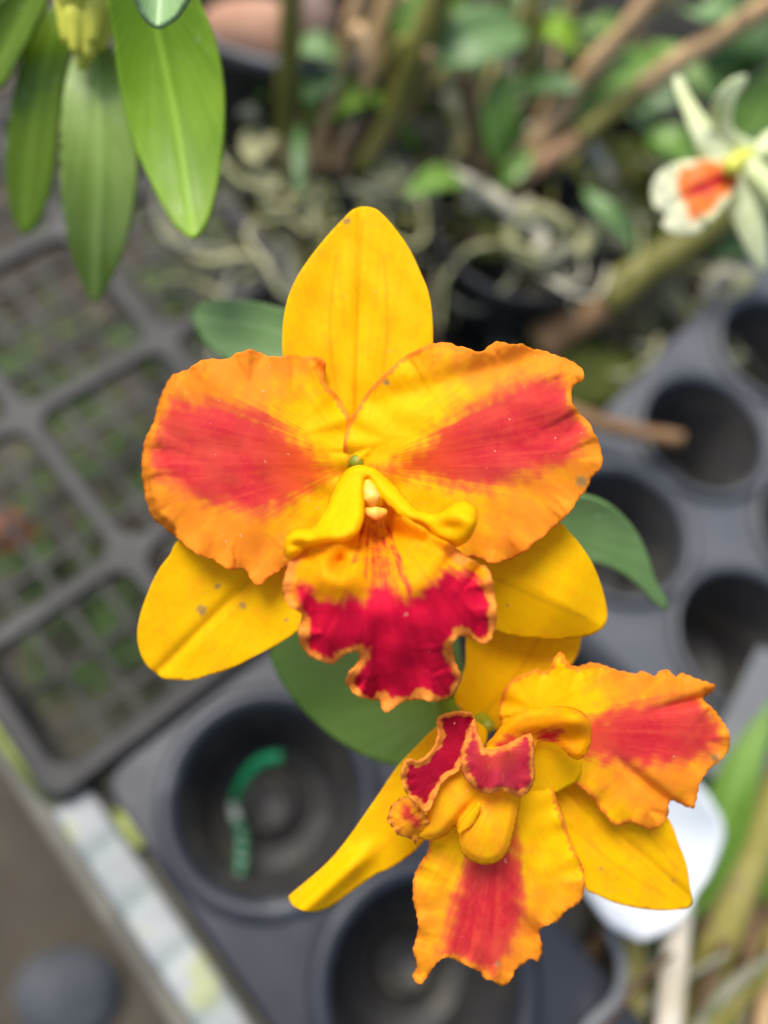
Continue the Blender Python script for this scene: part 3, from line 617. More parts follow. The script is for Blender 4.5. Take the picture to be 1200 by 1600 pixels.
for pts, r, m in (
    ([(668, 300, .022), (690, 280, .028), (720, 282, .028), (748, 300, .020)], .0042, M_ROOT_W),
    ([(735, 325, .014), (742, 300, .02), (752, 292, .022), (757, 320, .012)], .0034, M_ROOT_W),
    ([(760, 300, .022), (785, 318, .022), (805, 335, .018), (830, 318, .02)], .0040, M_ROOT_W),
    ([(800, 345, .014), (795, 375, .012), (812, 405, .008), (842, 415, .006)], .0036, M_ROOT),
    ([(800, 345, .016), (830, 330, .02), (868, 340, .018), (890, 370, .012)], .0034, M_ROOT),
    ([(842, 415, .006), (868, 402, .010), (888, 380, .010)], .0028, M_ROOT_G),
    ([(905, 400, .012), (920, 370, .016), (935, 355, .018), (938, 385, .010)], .0040, M_ROOT),
    ([(975, 350, .012), (968, 380, .012), (985, 412, .004)], .0026, M_ROOT_G),
    ([(818, 525, -.03), (822, 480, -.02), (850, 445, -.01), (910, 428, .0)], .0044, M_ROOT_G),
    ([(725, 465, -.03), (755, 490, -.035), (775, 545, -.045)], .0036, M_ROOT_G),
    ([(918, 225, .03), (940, 250, .026), (955, 285, .02)], .0034, M_ROOT_W),
    ([(890, 195, .035), (915, 245, .028), (925, 290, .02)], .0018, M_ROOT_G),
    ([(680, 110, .02), (705, 170, .02), (718, 230, .012)], .0044, M_ROOT_G),
    ([(820, 350, .016), (850, 370, .012), (835, 395, .01)], .0028, M_ROOT_W)):
    tube('root', [PZ(*q) for q in pts], r, m, p2, seg=8, bump=.12)
lump('moss_clump', P(768, 372, .002), .016, M_MOSS, 'olive moss clump at the lip of the dark pot mouth', 'moss', 21, (1.3, .8, .6))
lump('moss_clump', P(905, 585, -.03), .030, M_MOSS, 'dark moss clump between the right petal and the edge of the right tray', 'moss', 22, (1.2, .8, .5))

# thick olive cane and the pale flower on it
p3 = empty('flowering_cane', 'thick olive cane bearing the small pale green and orange flower, right', 'orchid')
tube('cane', [PZ(*q) for q in ((842, 540, -.02), (900, 498, -.008), (945, 468, .0))], [.0105, .0105, .0098], simple('sheath_brown', (.20, .115, .05, 1), (.30, .18, .085, 1), 55, .7, .2), p3, seg=14, bump=.08)
tube('cane', [PZ(*q) for q in ((940, 470, .001), (1010, 420, .014), (1090, 368, .03), (1180, 300, .05), (1270, 235, .07))], [.0098, .0086, .0080, .0070, .006], M_CANE_G, p3, seg=14, bump=.06)
tube('cane', [PZ(*q) for q in ((935, 500, -.012), (990, 465, -.004), (1040, 420, .004), (1100, 385, .012))], [.0056, .005, .0044, .0036], M_CANE_D, p3, seg=12, bump=.08)
for pts, wd, m in (
    ([(1092, 252, .05), (1066, 232, .056), (1036, 216, .056), (1008, 226, .05)], .016, M_LEAF_MID),
    ([(1080, 385, .02), (1130, 378, .028), (1180, 372, .03), (1230, 380, .03)], .020, M_LEAF_DARK)):
    leaf('leaf', [PZ(*q) for q in pts], wd, m, p3, up=(0, -.3, 1))
for pts, r, m in (
    ([(1035, 430, -.005), (1015, 455, -.01), (1006, 500, -.02), (1012, 545, -.035)], .0044, M_ROOT),
    ([(1040, 435, -.005), (1035, 480, -.015), (1022, 530, -.03)], .0040, M_ROOT_G),
    ([(1040, 440, -.005), (1060, 470, -.012), (1085, 490, -.015), (1105, 470, -.012)], .0040, M_ROOT),
    ([(1085, 487, -.006), (1120, 485, -.004), (1150, 462, .0), (1172, 428, .004)], .0042, M_ROOT),
    ([(1105, 470, -.006), (1112, 440, .0), (1135, 425, .002), (1160, 440, .0)], .0034, M_ROOT_W),
    ([(1085, 500, -.02), (1050, 540, -.03), (1000, 570, -.04)], .0030, M_ROOT_G),
    ([(945, 520, -.02), (968, 560, -.03), (985, 590, -.04)], .0026, M_ROOT_G)):
    tube('root', [PZ(*q) for q in pts], r, m, p3, seg=8, bump=.12)
fl = tube('flower', [D(1230, 215, .220), D(1190, 232, .219), D(1166, 246, .218), D(1150, 256, .217)], [.0016, .0019, .0030, .0034], M_BUD, p3)
fl['label'] = 'pale green star-shaped flower with an orange-red blotched lip'
def flat(k=0, t2=0, u1=0, u2=0): return lambda v, u, t, rn, ed: k + u1 * u + u2 * u * u + t2 * t * t
pe = lambda nm, ol, b_, d0, fn, **kw: blade(nm, ol, b_, d0, fn, M_PALE, fl, step=4, thick=.0005, polk=5, **kw)
pe('sepal', [(1150, 262), (1100, 255), (1082, 215), (1064, 165), (1053, 130), (1056, 119), (1066, 124), (1078, 148), (1100, 180), (1118, 200), (1150, 235)], (1145, 250), 217, flat(0, 40, -6, 8))
pe('sepal', [(1172, 246), (1150, 240), (1118, 205), (1108, 185), (1113, 160), (1128, 138), (1145, 122), (1165, 117), (1164, 130), (1148, 155), (1143, 185), (1150, 205), (1185, 228)], (1170, 242), 216, flat(0, 40, -4, -8))
pe('sepal', [(1160, 255), (1175, 262), (1190, 300), (1196, 350), (1198, 400), (1196, 424), (1180, 412), (1160, 380), (1140, 335), (1132, 305), (1140, 275)], (1158, 262), 216, flat(0, 60, -3, 10))
pe('petal', [(1165, 250), (1185, 250), (1215, 275), (1240, 300), (1230, 335), (1205, 330), (1180, 315), (1166, 290)], (1168, 256), 214, flat(0, 60, -6, 6))
pe('petal', [(1172, 236), (1200, 205), (1240, 200), (1250, 225), (1215, 245), (1180, 252)], (1176, 244), 216, flat(0, 40, -2, 6))
pe('lip', [(1152, 256), (1122, 246), (1092, 250), (1066, 252), (1040, 262), (1022, 280), (1017, 302), (1022, 322), (1036, 332), (1040, 340), (1034, 350), (1042, 361), (1062, 367), (1085, 365), (1104, 354), (1118, 338), (1136, 318), (1152, 290)], (1150, 270), 214, lambda v, u, t, rn, ed: -5 * u + 5 * u * u + 5 * t * t + 5 * t + .8 * np.exp(-(t / .05) ** 2),
   red=[[(1150, 258), (1095, 252), (1068, 262), (1054, 288), (1064, 312), (1072, 336), (1092, 342), (1112, 332), (1128, 312), (1150, 288)], [(1152, 262), (1118, 268), (1082, 286), (1070, 306), (1088, 314), (1120, 300), (1152, 286)]], redw=[.62, 1.0], redsoft=15,
   org=lambda v, u, t, rn, ed: sstep(.5, .8, rn), ruffle=.8, ruf_len=40)
tube('column', [D(1158, 250, .212), D(1146, 258, .211), D(1142, 270, .210)], [.0022, .0030, .0018], M_BUD, fl)

# tangles of fine roots: every strand is a part of its plant
def tangle(par, n, boxes, zr, rad, mats, seed, turn=.9, steps=(5, 9), step=.011, drop=.0):
    g = np.random.default_rng(seed)
    for k in range(n):
        x0, y0, x1, y1 = boxes[g.integers(len(boxes))]
        p = P(g.uniform(x0, x1), g.uniform(y0, y1), g.uniform(*zr)); a = g.uniform(0, 6.28); pts = [p]; curl = g.normal(0, turn); e = g.normal(0, .25)
        for q in range(g.integers(*steps)):
            a += curl * .6 + g.normal(0, .35); e = .6 * e + g.normal(-drop, .25)
            p = p + np.array([math.cos(a), math.sin(a), e]) * step * g.uniform(.7, 1.2); p[2] = max(p[2], -.048); pts.append(p.copy())
        r0 = g.uniform(*rad); tube('root', pts, [r0, r0 * 1.1, r0, r0 * .6], mats[g.integers(len(mats))], par, seg=7, n=5, bump=.2)
tangle(p1, 70, [(400, 260, 660, 400), (560, 200, 700, 380), (360, 300, 480, 460), (430, 280, 620, 400)], (-.03, .012), (.0008, .0019), [M_ROOT, M_ROOT, M_ROOT_G, M_CANE_G, M_ROOT_G], 41, drop=.1)
tangle(p2, 76, [(660, 250, 800, 360), (780, 290, 960, 440), (900, 200, 1010, 400), (680, 60, 800, 260), (800, 300, 930, 420), (620, 160, 760, 330)], (-.03, .02), (.0008, .0019), [M_ROOT, M_ROOT_W, M_ROOT_G, M_CANE_G, M_ROOT_G], 42, drop=.1)
tangle(p3, 50, [(980, 400, 1200, 500), (860, 520, 1010, 600), (990, 440, 1110, 560), (680, 420, 860, 540)], (-.045, -.005), (.0008, .0019), [M_ROOT, M_ROOT_G, M_ROOT_G, M_CANE_D], 43, drop=.1)
def canes(par, n, box, seed, mats):
    g = np.random.default_rng(seed)
    for k in range(n):
        x, y = g.uniform(box[0], box[2]), g.uniform(box[1], box[3]); lean = g.uniform(20, 190); h = g.uniform(150, 330); z = g.uniform(-.01, .01); q = g.normal(0, 14)
        r0 = g.uniform(.0016, .0032); tube('cane', [P(x, y, z), P(x + lean * .3 + q, y - h * .4, z + .02), P(x + lean * .65, y - h * .75, z + .04), P(x + lean, y - h, z + .06)], [r0 * 1.2, r0, r0 * 1.1, r0 * .8], mats[g.integers(len(mats))], par, seg=8, bump=.15)
canes(p1, 9, (440, 200, 640, 270), 71, [M_CANE_G, M_CANE_B, M_CANE_Y])
canes(p2, 12, (680, 150, 900, 300), 72, [M_CANE_G, M_CANE_B, M_CANE_Y, M_ROOT_G])
def sprigs(par, n, box, zr, L, wd, mats, seed):
    g = np.random.default_rng(seed)
    for k in range(n):
        p = P(g.uniform(box[0], box[2]), g.uniform(box[1], box[3]), g.uniform(*zr)); a = g.uniform(0, 6.28); e = g.uniform(-.2, .7); l = g.uniform(*L)
        d = np.array([math.cos(a), math.sin(a), e]); leaf('leaf', [p, p + d * l * .5 + np.array([0, 0, l * .12]), p + d * l], g.uniform(*wd), mats[g.integers(len(mats))], par, up=(g.normal(0, .4), -.3 + g.normal(0, .3), 1), n=8, m=5)
sprigs(p1, 26, (450, -60, 720, 230), (-.02, .05), (.02, .045), (.006, .015), [M_LEAF_DARK, M_LEAF_MID, M_LEAF_DARK, M_LEAF_GREY], 51)
sprigs(p2, 44, (680, -80, 1240, 300), (-.02, .05), (.02, .05), (.006, .017), [M_LEAF_DARK, M_LEAF_MID, M_LEAF_DARK, M_LEAF_DARK], 52)
def stems(par, n, x0, x1, seed, mats):
    g = np.random.default_rng(seed)
    for k in range(n):
        x = g.uniform(x0, x1); y = 1690; z = g.uniform(-.06, -.01); lean = g.uniform(60, 260); h = g.uniform(180, 520)
        if x < 1040: h = min(h, 200)
        tube('stem', [P(x, y, z), P(x + lean * .25 + g.normal(0, 12), y - h * .4, z + .01), P(x + lean * .6, y - h * .75, z + .02), P(x + lean, y - h, z + .03)], [.0018, .0017, .0014, .0008] if g.random() < .6 else [.003, .003, .0026, .0016], mats[g.integers(len(mats))], par, seg=7, n=5, bump=.12)

# ---- clump on the right edge, bottom
p4 = empty('reedy_orchid', 'clump of olive and straw coloured canes with green leaves, lower right corner', 'orchid')
for pts, r, m in (
    ([(995, 1700, -.03), (985, 1560, -.01), (988, 1480, .0), (1010, 1420, .008)], [.0052, .0052, .0046, .004], M_CANE_Y),
    ([(1045, 1690, -.04), (1110, 1500, -.02), (1170, 1340, .0), (1260, 1160, .02)], [.0070, .0076, .0074, .006], M_CANE_Y),
    ([(1120, 1690, -.05), (1160, 1530, -.03), (1230, 1380, -.01)], [.0046, .0046, .004], M_CANE_D),
    ([(1090, 1450, -.05), (1130, 1370, -.035), (1170, 1270, -.02), (1240, 1130, .0)], [.0070, .0072, .007, .006], M_CANE_D),
    ([(1190, 1690, -.02), (1195, 1570, -.01), (1230, 1440, .0)], [.0036, .0036, .003], M_CANE_B),
    ([(1040, 1690, -.07), (1080, 1590, -.06), (1100, 1480, -.05)], [.005, .005, .004], M_CANE_G)):
    tube('cane', [PZ(*q) for q in pts], r, m, p4, bump=.10)
for pts, wd, m in (
    ([(1010, 1480, -.01), (1075, 1400, .0), (1125, 1300, .012), (1160, 1200, .022), (1210, 1090, .03)], .0165, M_LEAF_MID),
    ([(1150, 1330, -.02), (1185, 1250, -.01), (1215, 1180, .0), (1260, 1100, .01)], .016, M_LEAF_DARK),
    ([(1165, 1420, -.02), (1190, 1370, -.01), (1240, 1320, .0)], .013, M_LEAF_MID),
    ([(1140, 1640, -.03), (1160, 1590, -.03), (1185, 1555, -.03)], .012, M_LEAF_MID)):
    leaf('leaf', [PZ(*q) for q in pts], wd, m, p4)
stems(p4, 34, 900, 1240, 61, [M_CANE_Y, M_CANE_G, M_CANE_D, M_TWIG, M_ROOT_G, M_CANE_D])
sprigs(p4, 16, (1130, 1260, 1240, 1620), (-.06, -.02), (.02, .06), (.006, .014), [M_LEAF_DARK, M_LEAF_MID, M_LEAF_DARK], 53)
o = tube('bleached_stake', [P(1036, 1700, .0), P(1048, 1560, .006), P(1058, 1450, .012), P(1066, 1390, .012)], [.0044, .0046, .0046, .0042], M_CREAM); thing(o, 'straight bleached stake standing below the white cup', 'stake')
q = [P(*k, -.075)[:2] for k in ((930, 1400), (1130, 1080), (1400, 900), (1500, 1800), (860, 1800))]
thing(sheet('dark_board', q, [], -.075, .01, simple('slat_dark', (.04, .034, .026, 1), (.08, .068, .05, 1), 40, .85, .2, .5, .002, c3=(.07, .08, .03, 1), scale3=30)), 'dark board under the reedy canes, lower right', 'board')  # dark brown sheet with random olive patches below the canes

# ================================================================== LEAFY STEM, UPPER LEFT FOREGROUND
p5 = empty('leafy_orchid', 'drooping stem of long bright green leaves in the upper left corner', 'orchid')
lf = lambda ol, b_, d0, fn, mat, vn, **kw: blade('leaf', ol, b_, d0, fn, mat, p5, step=5, thick=.0008, polk=14, vein=vn, **kw)
lf([(176, -20), (178, 60), (190, 150), (212, 230), (240, 295), (268, 345), (290, 368), (302, 373), (316, 362), (332, 325), (345, 260), (351, 180), (348, 120), (335, 60), (315, 10), (290, -30)], (235, -30), 152, lambda v, u, t, rn, ed: 6 * u - 60 * t * t + 5 * np.sin(u * 3) - .4 * np.exp(-(t / .02) ** 2), M_LEAF_BRIGHT, [[(235, 0), (262, 120), (285, 240), (301, 365)]], vein_w=4)
lf([(212, -20), (218, 15), (230, 34), (246, 44), (262, 38), (282, 20), (296, -20)], (255, -60), 138, lambda v, u, t, rn, ed: -20 * t * t, leaf_mat('leaf_waxy', (.26, .42, .15, 1), (.32, .50, .22, 1), .35, .4), [[(250, -20), (247, 42)]], vein_w=3)
lf([(140, 62), (120, 80), (105, 120), (96, 180), (94, 250), (98, 320), (110, 390), (128, 440), (145, 472), (160, 462), (180, 425), (200, 370), (212, 310), (216, 240), (212, 180), (195, 110), (170, 70)], (150, 60), 176, lambda v, u, t, rn, ed: -14 * u + 34 * u * u - 60 * t * t - .3 * np.exp(-(t / .02) ** 2), M_LEAF_PALE, [[(150, 70), (158, 250), (148, 460)]], vein_w=5)
lf([(85, 12), (60, 30), (40, 70), (22, 140), (12, 210), (10, 270), (18, 330), (36, 366), (55, 355), (75, 310), (88, 240), (96, 150), (108, 90), (108, 40)], (95, 15), 186, lambda v, u, t, rn, ed: 10 * u + 10 * u * u - 60 * t * t, M_LEAF_DEEP, [[(90, 30), (55, 180), (38, 350)]], vein_w=5)
lf([(60, -40), (30, -20), (0, 0), (-30, 40), (-40, 110), (-15, 140), (8, 130), (30, 90), (58, 40), (75, 0)], (75, -40), 176, lambda v, u, t, rn, ed: 14 * u - 40 * t * t, M_LEAF_DEEP, [[(60, -20), (0, 100)]], vein_w=5)
tube('stem', [D(120, -160, .150), D(128, -60, .160), D(132, 10, .168), D(146, 50, .174)], [.005, .0055, .006, .004], M_BUD, p5, seg=14)
for (x, y, d, r) in ((108, 10, .166, .0030), (122, 26, .165, .0030), (142, 34, .166, .0034), (160, 20, .167, .0032), (132, 52, .170, .0026), (150, 8, .164, .0028)):
    c = D(x, y, d); tube('bud', [c + np.array([0, .006, .004]), c, c - np.array([.0005, .006, .004])], [.0012, r, .0010], M_BUD, p5, seg=12)

# ================================================================== YELLOW ORCHID PLANT
op = empty('yellow_orchid', 'orchid plant with two yellow flowers splashed red, in the centre', 'orchid')
# stems, pseudobulb, leaves
tube('stem', [D(560, 740, .138), D(600, 850, .150), D(668, 1010, .158), D(704, 1096, .160), D(700, 1160, .172), P(660, 1130, .0) + np.array([0, 0, .03]), P(650, 1120, -.05)], [.0022, .0024, .0026, .0030, .0030, .0042, .0050], M_OVARY, op, n=10)
ol = [(438, 1000), (428, 1012), (424, 1022), (432, 1046), (452, 1080), (485, 1118), (525, 1152), (570, 1178), (610, 1192), (650, 1196), (690, 1180), (715, 1140), (722, 1090), (720, 1030), (700, 960), (640, 900), (540, 900), (470, 960)]
kw = dict(step=5, thick=.0011, polk=14)
blade('leaf', ol, (700, 1100), 160, lambda v, u, t, rn, ed: -10 * u + 14 * u * u + 26 * t * t, leaf_mat('leaf_under_flower', (.17, .31, .03, 1), (.22, .39, .08, 1), .40, .45), op, vein=[[(700, 1110), (560, 1000), (440, 950)]], **kw)
blade('leaf', [(470, 490), (440, 482), (400, 472), (360, 468), (325, 470), (308, 482), (303, 496), (310, 518), (325, 540), (345, 556), (380, 580), (440, 600), (520, 600), (520, 520)], (530, 560), 172, lambda v, u, t, rn, ed: 4 * u + 10 * u * u - 30 * t * t, M_LEAF_GREY, op, vein=[[(520, 560), (420, 515), (308, 497)]], **kw)
blade('leaf', [(820, 760), (870, 774), (905, 772), (940, 782), (970, 802), (994, 832), (1010, 868), (1022, 905), (1036, 930), (1041, 944), (1036, 952), (1018, 940), (996, 915), (965, 893), (930, 880), (895, 880), (850, 870)], (820, 815), 163, lambda v, u, t, rn, ed: 8 * u * u + 40 * t * t * np.sign(t) - 4 * sstep(.0, .5, t), M_LEAF_GREY, op, **kw)

# ---------------- upper flower
f1 = tube('flower', [D(560, 745, .139), D(559, 735, .136), D(558, 724, .1318), D(558, 721, .1296)], [.0022, .0022, .0018, .0009], M_OVARY, op)
f1['label'] = 'upper fully open flower facing the viewer with its lip hanging in front'
def cup(a=0, b=0, t2=0, extra=None):
    return lambda v, u, t, rn, ed: a * u + b * u * u + t2 * t * t + (extra(v, u, t, rn, ed) if extra else 0)
MP = M_PETAL
blade('sepal', [(548, 715), (520, 690), (480, 650), (452, 600), (442, 556), (441, 525), (443, 498), (450, 465), (464, 433), (486, 400), (511, 369), (538, 340), (551, 328), (565, 323.5), (583, 325), (598, 335), (620, 360), (641, 391), (657, 425), (669, 455), (675, 490), (676, 540), (668, 590), (640, 640), (600, 690), (568, 715)],
      (557, 718), 136.0, cup(-3.0, 1.5, -22, lambda v, u, t, rn, ed: .5 * np.exp(-(t / .018) ** 2) + .25 * wob(v, 90, 4)), MP, f1, vein=[[(566, 345), (562, 450), (556, 560), (553, 660)], [(600, 400), (605, 520), (590, 640)], [(525, 400), (515, 520), (530, 640)]], vein_w=2.2, blem=[(541, 345, 5)], seed=2,
      org=lambda v, u, t, rn, ed: .12 + .1 * wob(v, 60, 2) - .0 * u)
blade('sepal', [(545, 735), (500, 755), (430, 785), (350, 815), (282, 842), (266, 866), (250, 887), (238, 910), (227, 937), (219, 962), (215, 985), (216, 1006), (221, 1024), (230, 1040), (243, 1051), (256, 1060), (277, 1062), (303, 1062), (325, 1055), (350, 1048), (375, 1038), (400, 1025), (425, 1012), (445, 1000), (466, 985), (500, 950), (535, 900), (555, 820), (560, 760)],
      (550, 745), 133.8, cup(2, 2.5, -10, lambda v, u, t, rn, ed: .8 * np.exp(-(t / .02) ** 2) + .2 * wob(v, 110, 5)), MP, f1, vein=[[(530, 770), (420, 880), (330, 965), (255, 1040)]], blem=[(341, 915, 4.5), (316, 953, 8), (380, 946, 5), (447, 968, 3)], seed=3, vein_w=3,
      org=lambda v, u, t, rn, ed: .12 + .1 * wob(v, 60, 3))
blade('sepal', [(565, 740), (640, 735), (730, 755), (800, 785), (873, 816), (890, 832), (906, 850), (924, 878), (937, 908), (945, 936), (949, 960), (945, 976), (935, 986), (914, 994), (888, 998), (860, 999), (830, 997), (800, 993), (775, 986), (740, 968), (690, 930), (630, 860), (580, 790)],
      (563, 750), 132.8, cup(0, 1.5, 0, lambda v, u, t, rn, ed: 26 * np.maximum(t - .02, 0) ** 1.15 * (.5 + u) + 3.5 * np.maximum(-t, 0) + 3 * sstep(.8, 1.0, u)), MP, f1, vein=[[(780, 905), (850, 938), (915, 965)]], vein_w=3, blem=[(793, 946, 2.5)], seed=4,
      org=lambda v, u, t, rn, ed: .05 + .1 * wob(v, 60, 4))
RL = [(256, 640), (266, 628), (282, 620), (305, 630), (330, 622), (360, 634), (400, 640), (430, 655), (460, 675), (484, 697), (505, 722), (530, 738), (512, 752), (492, 765), (465, 785), (440, 797), (410, 802), (380, 802), (350, 790), (320, 785), (290, 770), (262, 752), (242, 742), (236, 715), (241, 680), (250, 655)]
blade('petal', [(552, 700), (548, 655), (525, 616), (508, 598), (508, 577), (505, 562), (490, 556), (470, 558), (455, 554), (440, 556), (420, 557), (400, 548), (385, 547), (370, 552), (358, 560), (345, 562), (325, 561), (310, 566), (295, 576), (280, 583), (268, 589), (258, 605), (251, 622), (246, 640), (240, 660), (230, 682), (225, 697), (222, 730), (225, 760), (230, 785), (240, 810), (255, 822), (270, 835), (285, 848), (297, 858), (315, 870), (335, 876), (350, 886), (362, 891), (376, 889), (386, 893), (396, 912), (408, 914), (420, 902), (442, 890), (470, 866), (505, 838), (535, 800), (552, 752)],
      (556, 722), 131.7, cup(-10, 9.5, 3, lambda v, u, t, rn, ed: 4.0 * sstep(16, 0, ed) * sstep(-.1, -.25, v[:, 0] * 0 - (v[:, 0] < 275)) * sstep(.75, .95, rn) + 2.6 * np.exp(-(((v[:, 0] - 515) * .85 + (v[:, 1] - 610) * -.5) / 16) ** 2) * sstep(700, 600, v[:, 1]) + 2.5 * sstep(.22, .0, np.abs(t + .25)) * 0 + .2 * wob(v, 70, 6)), MP, f1,
      scallop=1.6, sc_len=17, red=RL, redsoft=36, org=lambda v, u, t, rn, ed: sstep(.25, .62, rn) * .85 + .12 * wob(v, 40, 7), rim=(1, 13), ruffle=.6, ruf_len=62, ruf_fall=26, radial=.32, rad_n=17, seed=5, scal_from=(90, 160), polk=24, redw=[1.0])
RR = [(560, 735), (610, 722), (650, 700), (690, 662), (740, 632), (790, 607), (830, 592), (862, 588), (893, 602), (893, 626), (907, 645), (922, 668), (914, 692), (900, 712), (880, 725), (860, 733), (830, 742), (800, 754), (770, 763), (740, 768), (700, 762), (660, 748), (610, 745)]
blade('petal', [(552, 728), (538, 712), (537, 690), (543, 665), (556, 640), (575, 611), (600, 585), (625, 562), (650, 547), (675, 537), (700, 536), (715, 541), (730, 544), (745, 549), (753, 550), (763, 541), (775, 534), (785, 535), (800, 538), (815, 537), (830, 545), (850, 548), (870, 556), (885, 562), (898, 568), (908, 575), (913, 585), (908, 596), (897, 602), (892, 615), (895, 630), (905, 646), (920, 661), (930, 680), (938, 700), (941, 720), (936, 735), (925, 745), (921, 755), (914, 768), (905, 777), (900, 786), (893, 798), (880, 810), (870, 820), (860, 829), (848, 840), (835, 848), (820, 862), (800, 872), (780, 879), (765, 880), (745, 870), (726, 872), (700, 868), (655, 842), (610, 795), (572, 748)],
      (558, 728), 130.0, cup(-12, 11, 3, lambda v, u, t, rn, ed: 2.2 * sstep(.10, .0, np.abs(t + .2)) * 0 + .2 * wob(v, 80, 8) + 1.8 * np.exp(-((v[:, 0] - 775) * .3 + (v[:, 1] - 575) * .95) ** 2 / 500.0) * sstep(700, 560, v[:, 1])), MP, f1,
      scallop=1.6, sc_len=16, red=RR, redsoft=36, org=lambda v, u, t, rn, ed: sstep(.30, .72, rn) * .8 + .12 * wob(v, 45, 9), rim=(1, 11), ruffle=.6, ruf_len=66, ruf_fall=28, radial=.35, rad_n=16, seed=6, scal_from=(130, 210), blem=[(908, 752, 9), (568 + 87, 597, 0.1), (603, 597, 5)], polk=24, redw=[1.0])
# lip
CR = [(462, 908), (478, 912), (496, 930), (522, 940), (545, 930), (566, 934), (585, 915), (612, 915), (632, 936), (655, 924), (676, 908), (700, 890), (725, 894), (755, 905), (775, 940), (782, 985), (760, 1010), (735, 1004), (716, 1000), (710, 1010), (716, 1040), (728, 1060), (705, 1095), (640, 1105), (606, 1115), (575, 1100), (545, 1088), (535, 1062), (560, 1030), (556, 1020), (530, 1035), (495, 1035), (465, 1010), (462, 978), (464, 955)]
ST = [(572, 818), (600, 818), (616, 870), (634, 930), (575, 930), (568, 870)]
SL = [[(x0 - 1.5, 812), (x0 + 1.5, 812), (x1 + 3, y1), (x1 - 3, y1)] for x0, x1, y1 in ((570, 556, 875), (576, 570, 905), (582, 583, 930), (588, 598, 935), (594, 612, 920), (600, 628, 905), (604, 640, 925))]
def lipf(v, u, t, rn, ed):
    y = v[:, 1]; x = v[:, 0]; c = (x - 592)
    z = 126 - 14.5 * sstep(770, 925, y) + 6.5 * sstep(950, 1110, y)                       # out of the throat, over the sill, then down
    z = z + 3.2 * np.exp(-(c / 26.0) ** 2) * sstep(960, 840, y) + 1.2 * np.exp(-(c / 12.0) ** 2) * sstep(930, 1000, y)  # channel and midline fold
    z = z - 4.5 * np.exp(-((x - 520) ** 2 + (y - 890) ** 2) / 38.0 ** 2) + 5.5 * np.exp(-((x - 531) ** 2 + (y - 880) ** 2) / 16.0 ** 2) - 2.0 * np.exp(-((x - 660) ** 2 + (y - 880) ** 2) / 45.0 ** 2)
    z = z + 5.0 * np.exp(-(c / 55.0) ** 2) * sstep(890, 800, y)
    z = z + 3.0 * sstep(70, 160, np.abs(c)) * sstep(860, 900, y)
    hd = 124.0 - 9.5 * sstep(735, 850, y)
    kr = sstep(46, 2, y - (783 + (x - 600) * .62)) * sstep(596, 626, x) * sstep(742, 704, x)
    kl = sstep(30, 0, y - 850) * sstep(440, 468, x) * sstep(556, 530, x)
    z = z + (hd - z) * np.clip(np.maximum(kr, kl), 0, 1) * .9                    # side walls of the tube rise to the hood
    return z - 126 + .2 * wob(v, 60, 11)
blade('lip', [(560, 770), (540, 800), (505, 832), (470, 850), (453, 876), (445, 900), (442, 922), (449, 944), (465, 954), (472, 964), (466, 984), (469, 1004), (481, 1022), (499, 1032), (521, 1036), (537, 1024), (552, 1017), (562, 1021), (559, 1034), (547, 1049), (540, 1063), (547, 1077), (557, 1087), (578, 1093), (594, 1096), (597, 1108), (607, 1113), (618, 1104), (630, 1096), (651, 1093), (680, 1096), (702, 1088), (716, 1072), (722, 1059), (715, 1044), (709, 1026), (707, 1008), (714, 996), (727, 993), (741, 1001), (757, 1006), (770, 994), (776, 963), (772, 922), (765, 893), (749, 880), (726, 870), (712, 856), (680, 838), (640, 812), (605, 785), (580, 768)],
      (582, 770), 126, lipf, M_LIP, f1, step=3.6, scallop=1.6, sc_len=15, red=[CR, ST] + SL, redw=[1.05, .56] + [.85] * 7, redsoft=[22, 26] + [5] * 7, org=lambda v, u, t, rn, ed: .15 + .0 * np.exp(-((v[:, 0] - 592) / 40) ** 2), rim=(2, 17, .55, .35), rim_var=7, radial=.32, rad_n=24, ruffle=1.3, ruf_len=58, ruf_fall=20, seed=8, scal_from=(120, 200), polk=24)
# hood of the lip over the column
def hood(v, u, t, rn, ed):
    z = -9.5 * sstep(735, 850, v[:, 1]) - 3.0 * np.exp(-((v[:, 0] - 715) ** 2 / 900 + (v[:, 1] - 815) ** 2 / 500)) - 3.0 * np.exp(-((v[:, 0] - 480) ** 2 / 800 + (v[:, 1] - 845) ** 2 / 500))
    z = z + 3.5 * sstep(566, 496, v[:, 0]) * sstep(845, 800, v[:, 1]) + 2.2 * np.exp(-((v[:, 0] - 708) ** 2 / 420 + (v[:, 1] - 822) ** 2 / 170)) + 2.4 * np.exp(-((v[:, 0] - 470) ** 2 / 200 + (v[:, 1] - 851) ** 2 / 70))
    z = z + 2.0 * sstep(600, 680, v[:, 0]) * np.clip((v[:, 1] - (765 + (v[:, 0] - 600) * .55)) / 25, -1, 1)
    return z + 1.4 * sstep(9, 0, ed)
blade('lip_hood', [(559, 728), (546, 733), (536, 743), (524, 762), (513, 789), (506, 804), (497, 818), (488, 827), (474, 826), (459, 829), (448, 841), (445, 858), (452, 873), (464, 866), (478, 856), (492, 850), (513, 847), (536, 846), (553, 838), (563, 824), (568, 805), (569, 780), (570, 762), (573, 750), (579, 755), (590, 770), (600, 780), (613, 792), (624, 804), (640, 814), (655, 818), (668, 826), (683, 842), (697, 849), (714, 853), (730, 844), (740, 828), (745, 808), (740, 792), (727, 784), (712, 787), (698, 797), (684, 804), (668, 803), (651, 797), (635, 781), (619, 763), (606, 750), (597, 742), (585, 733), (572, 729)],
      (563, 735), 123, hood, MP, f1, step=3.2, org=lambda v, u, t, rn, ed: .1 * np.ones(len(v)), seed=9, thick=.0004)
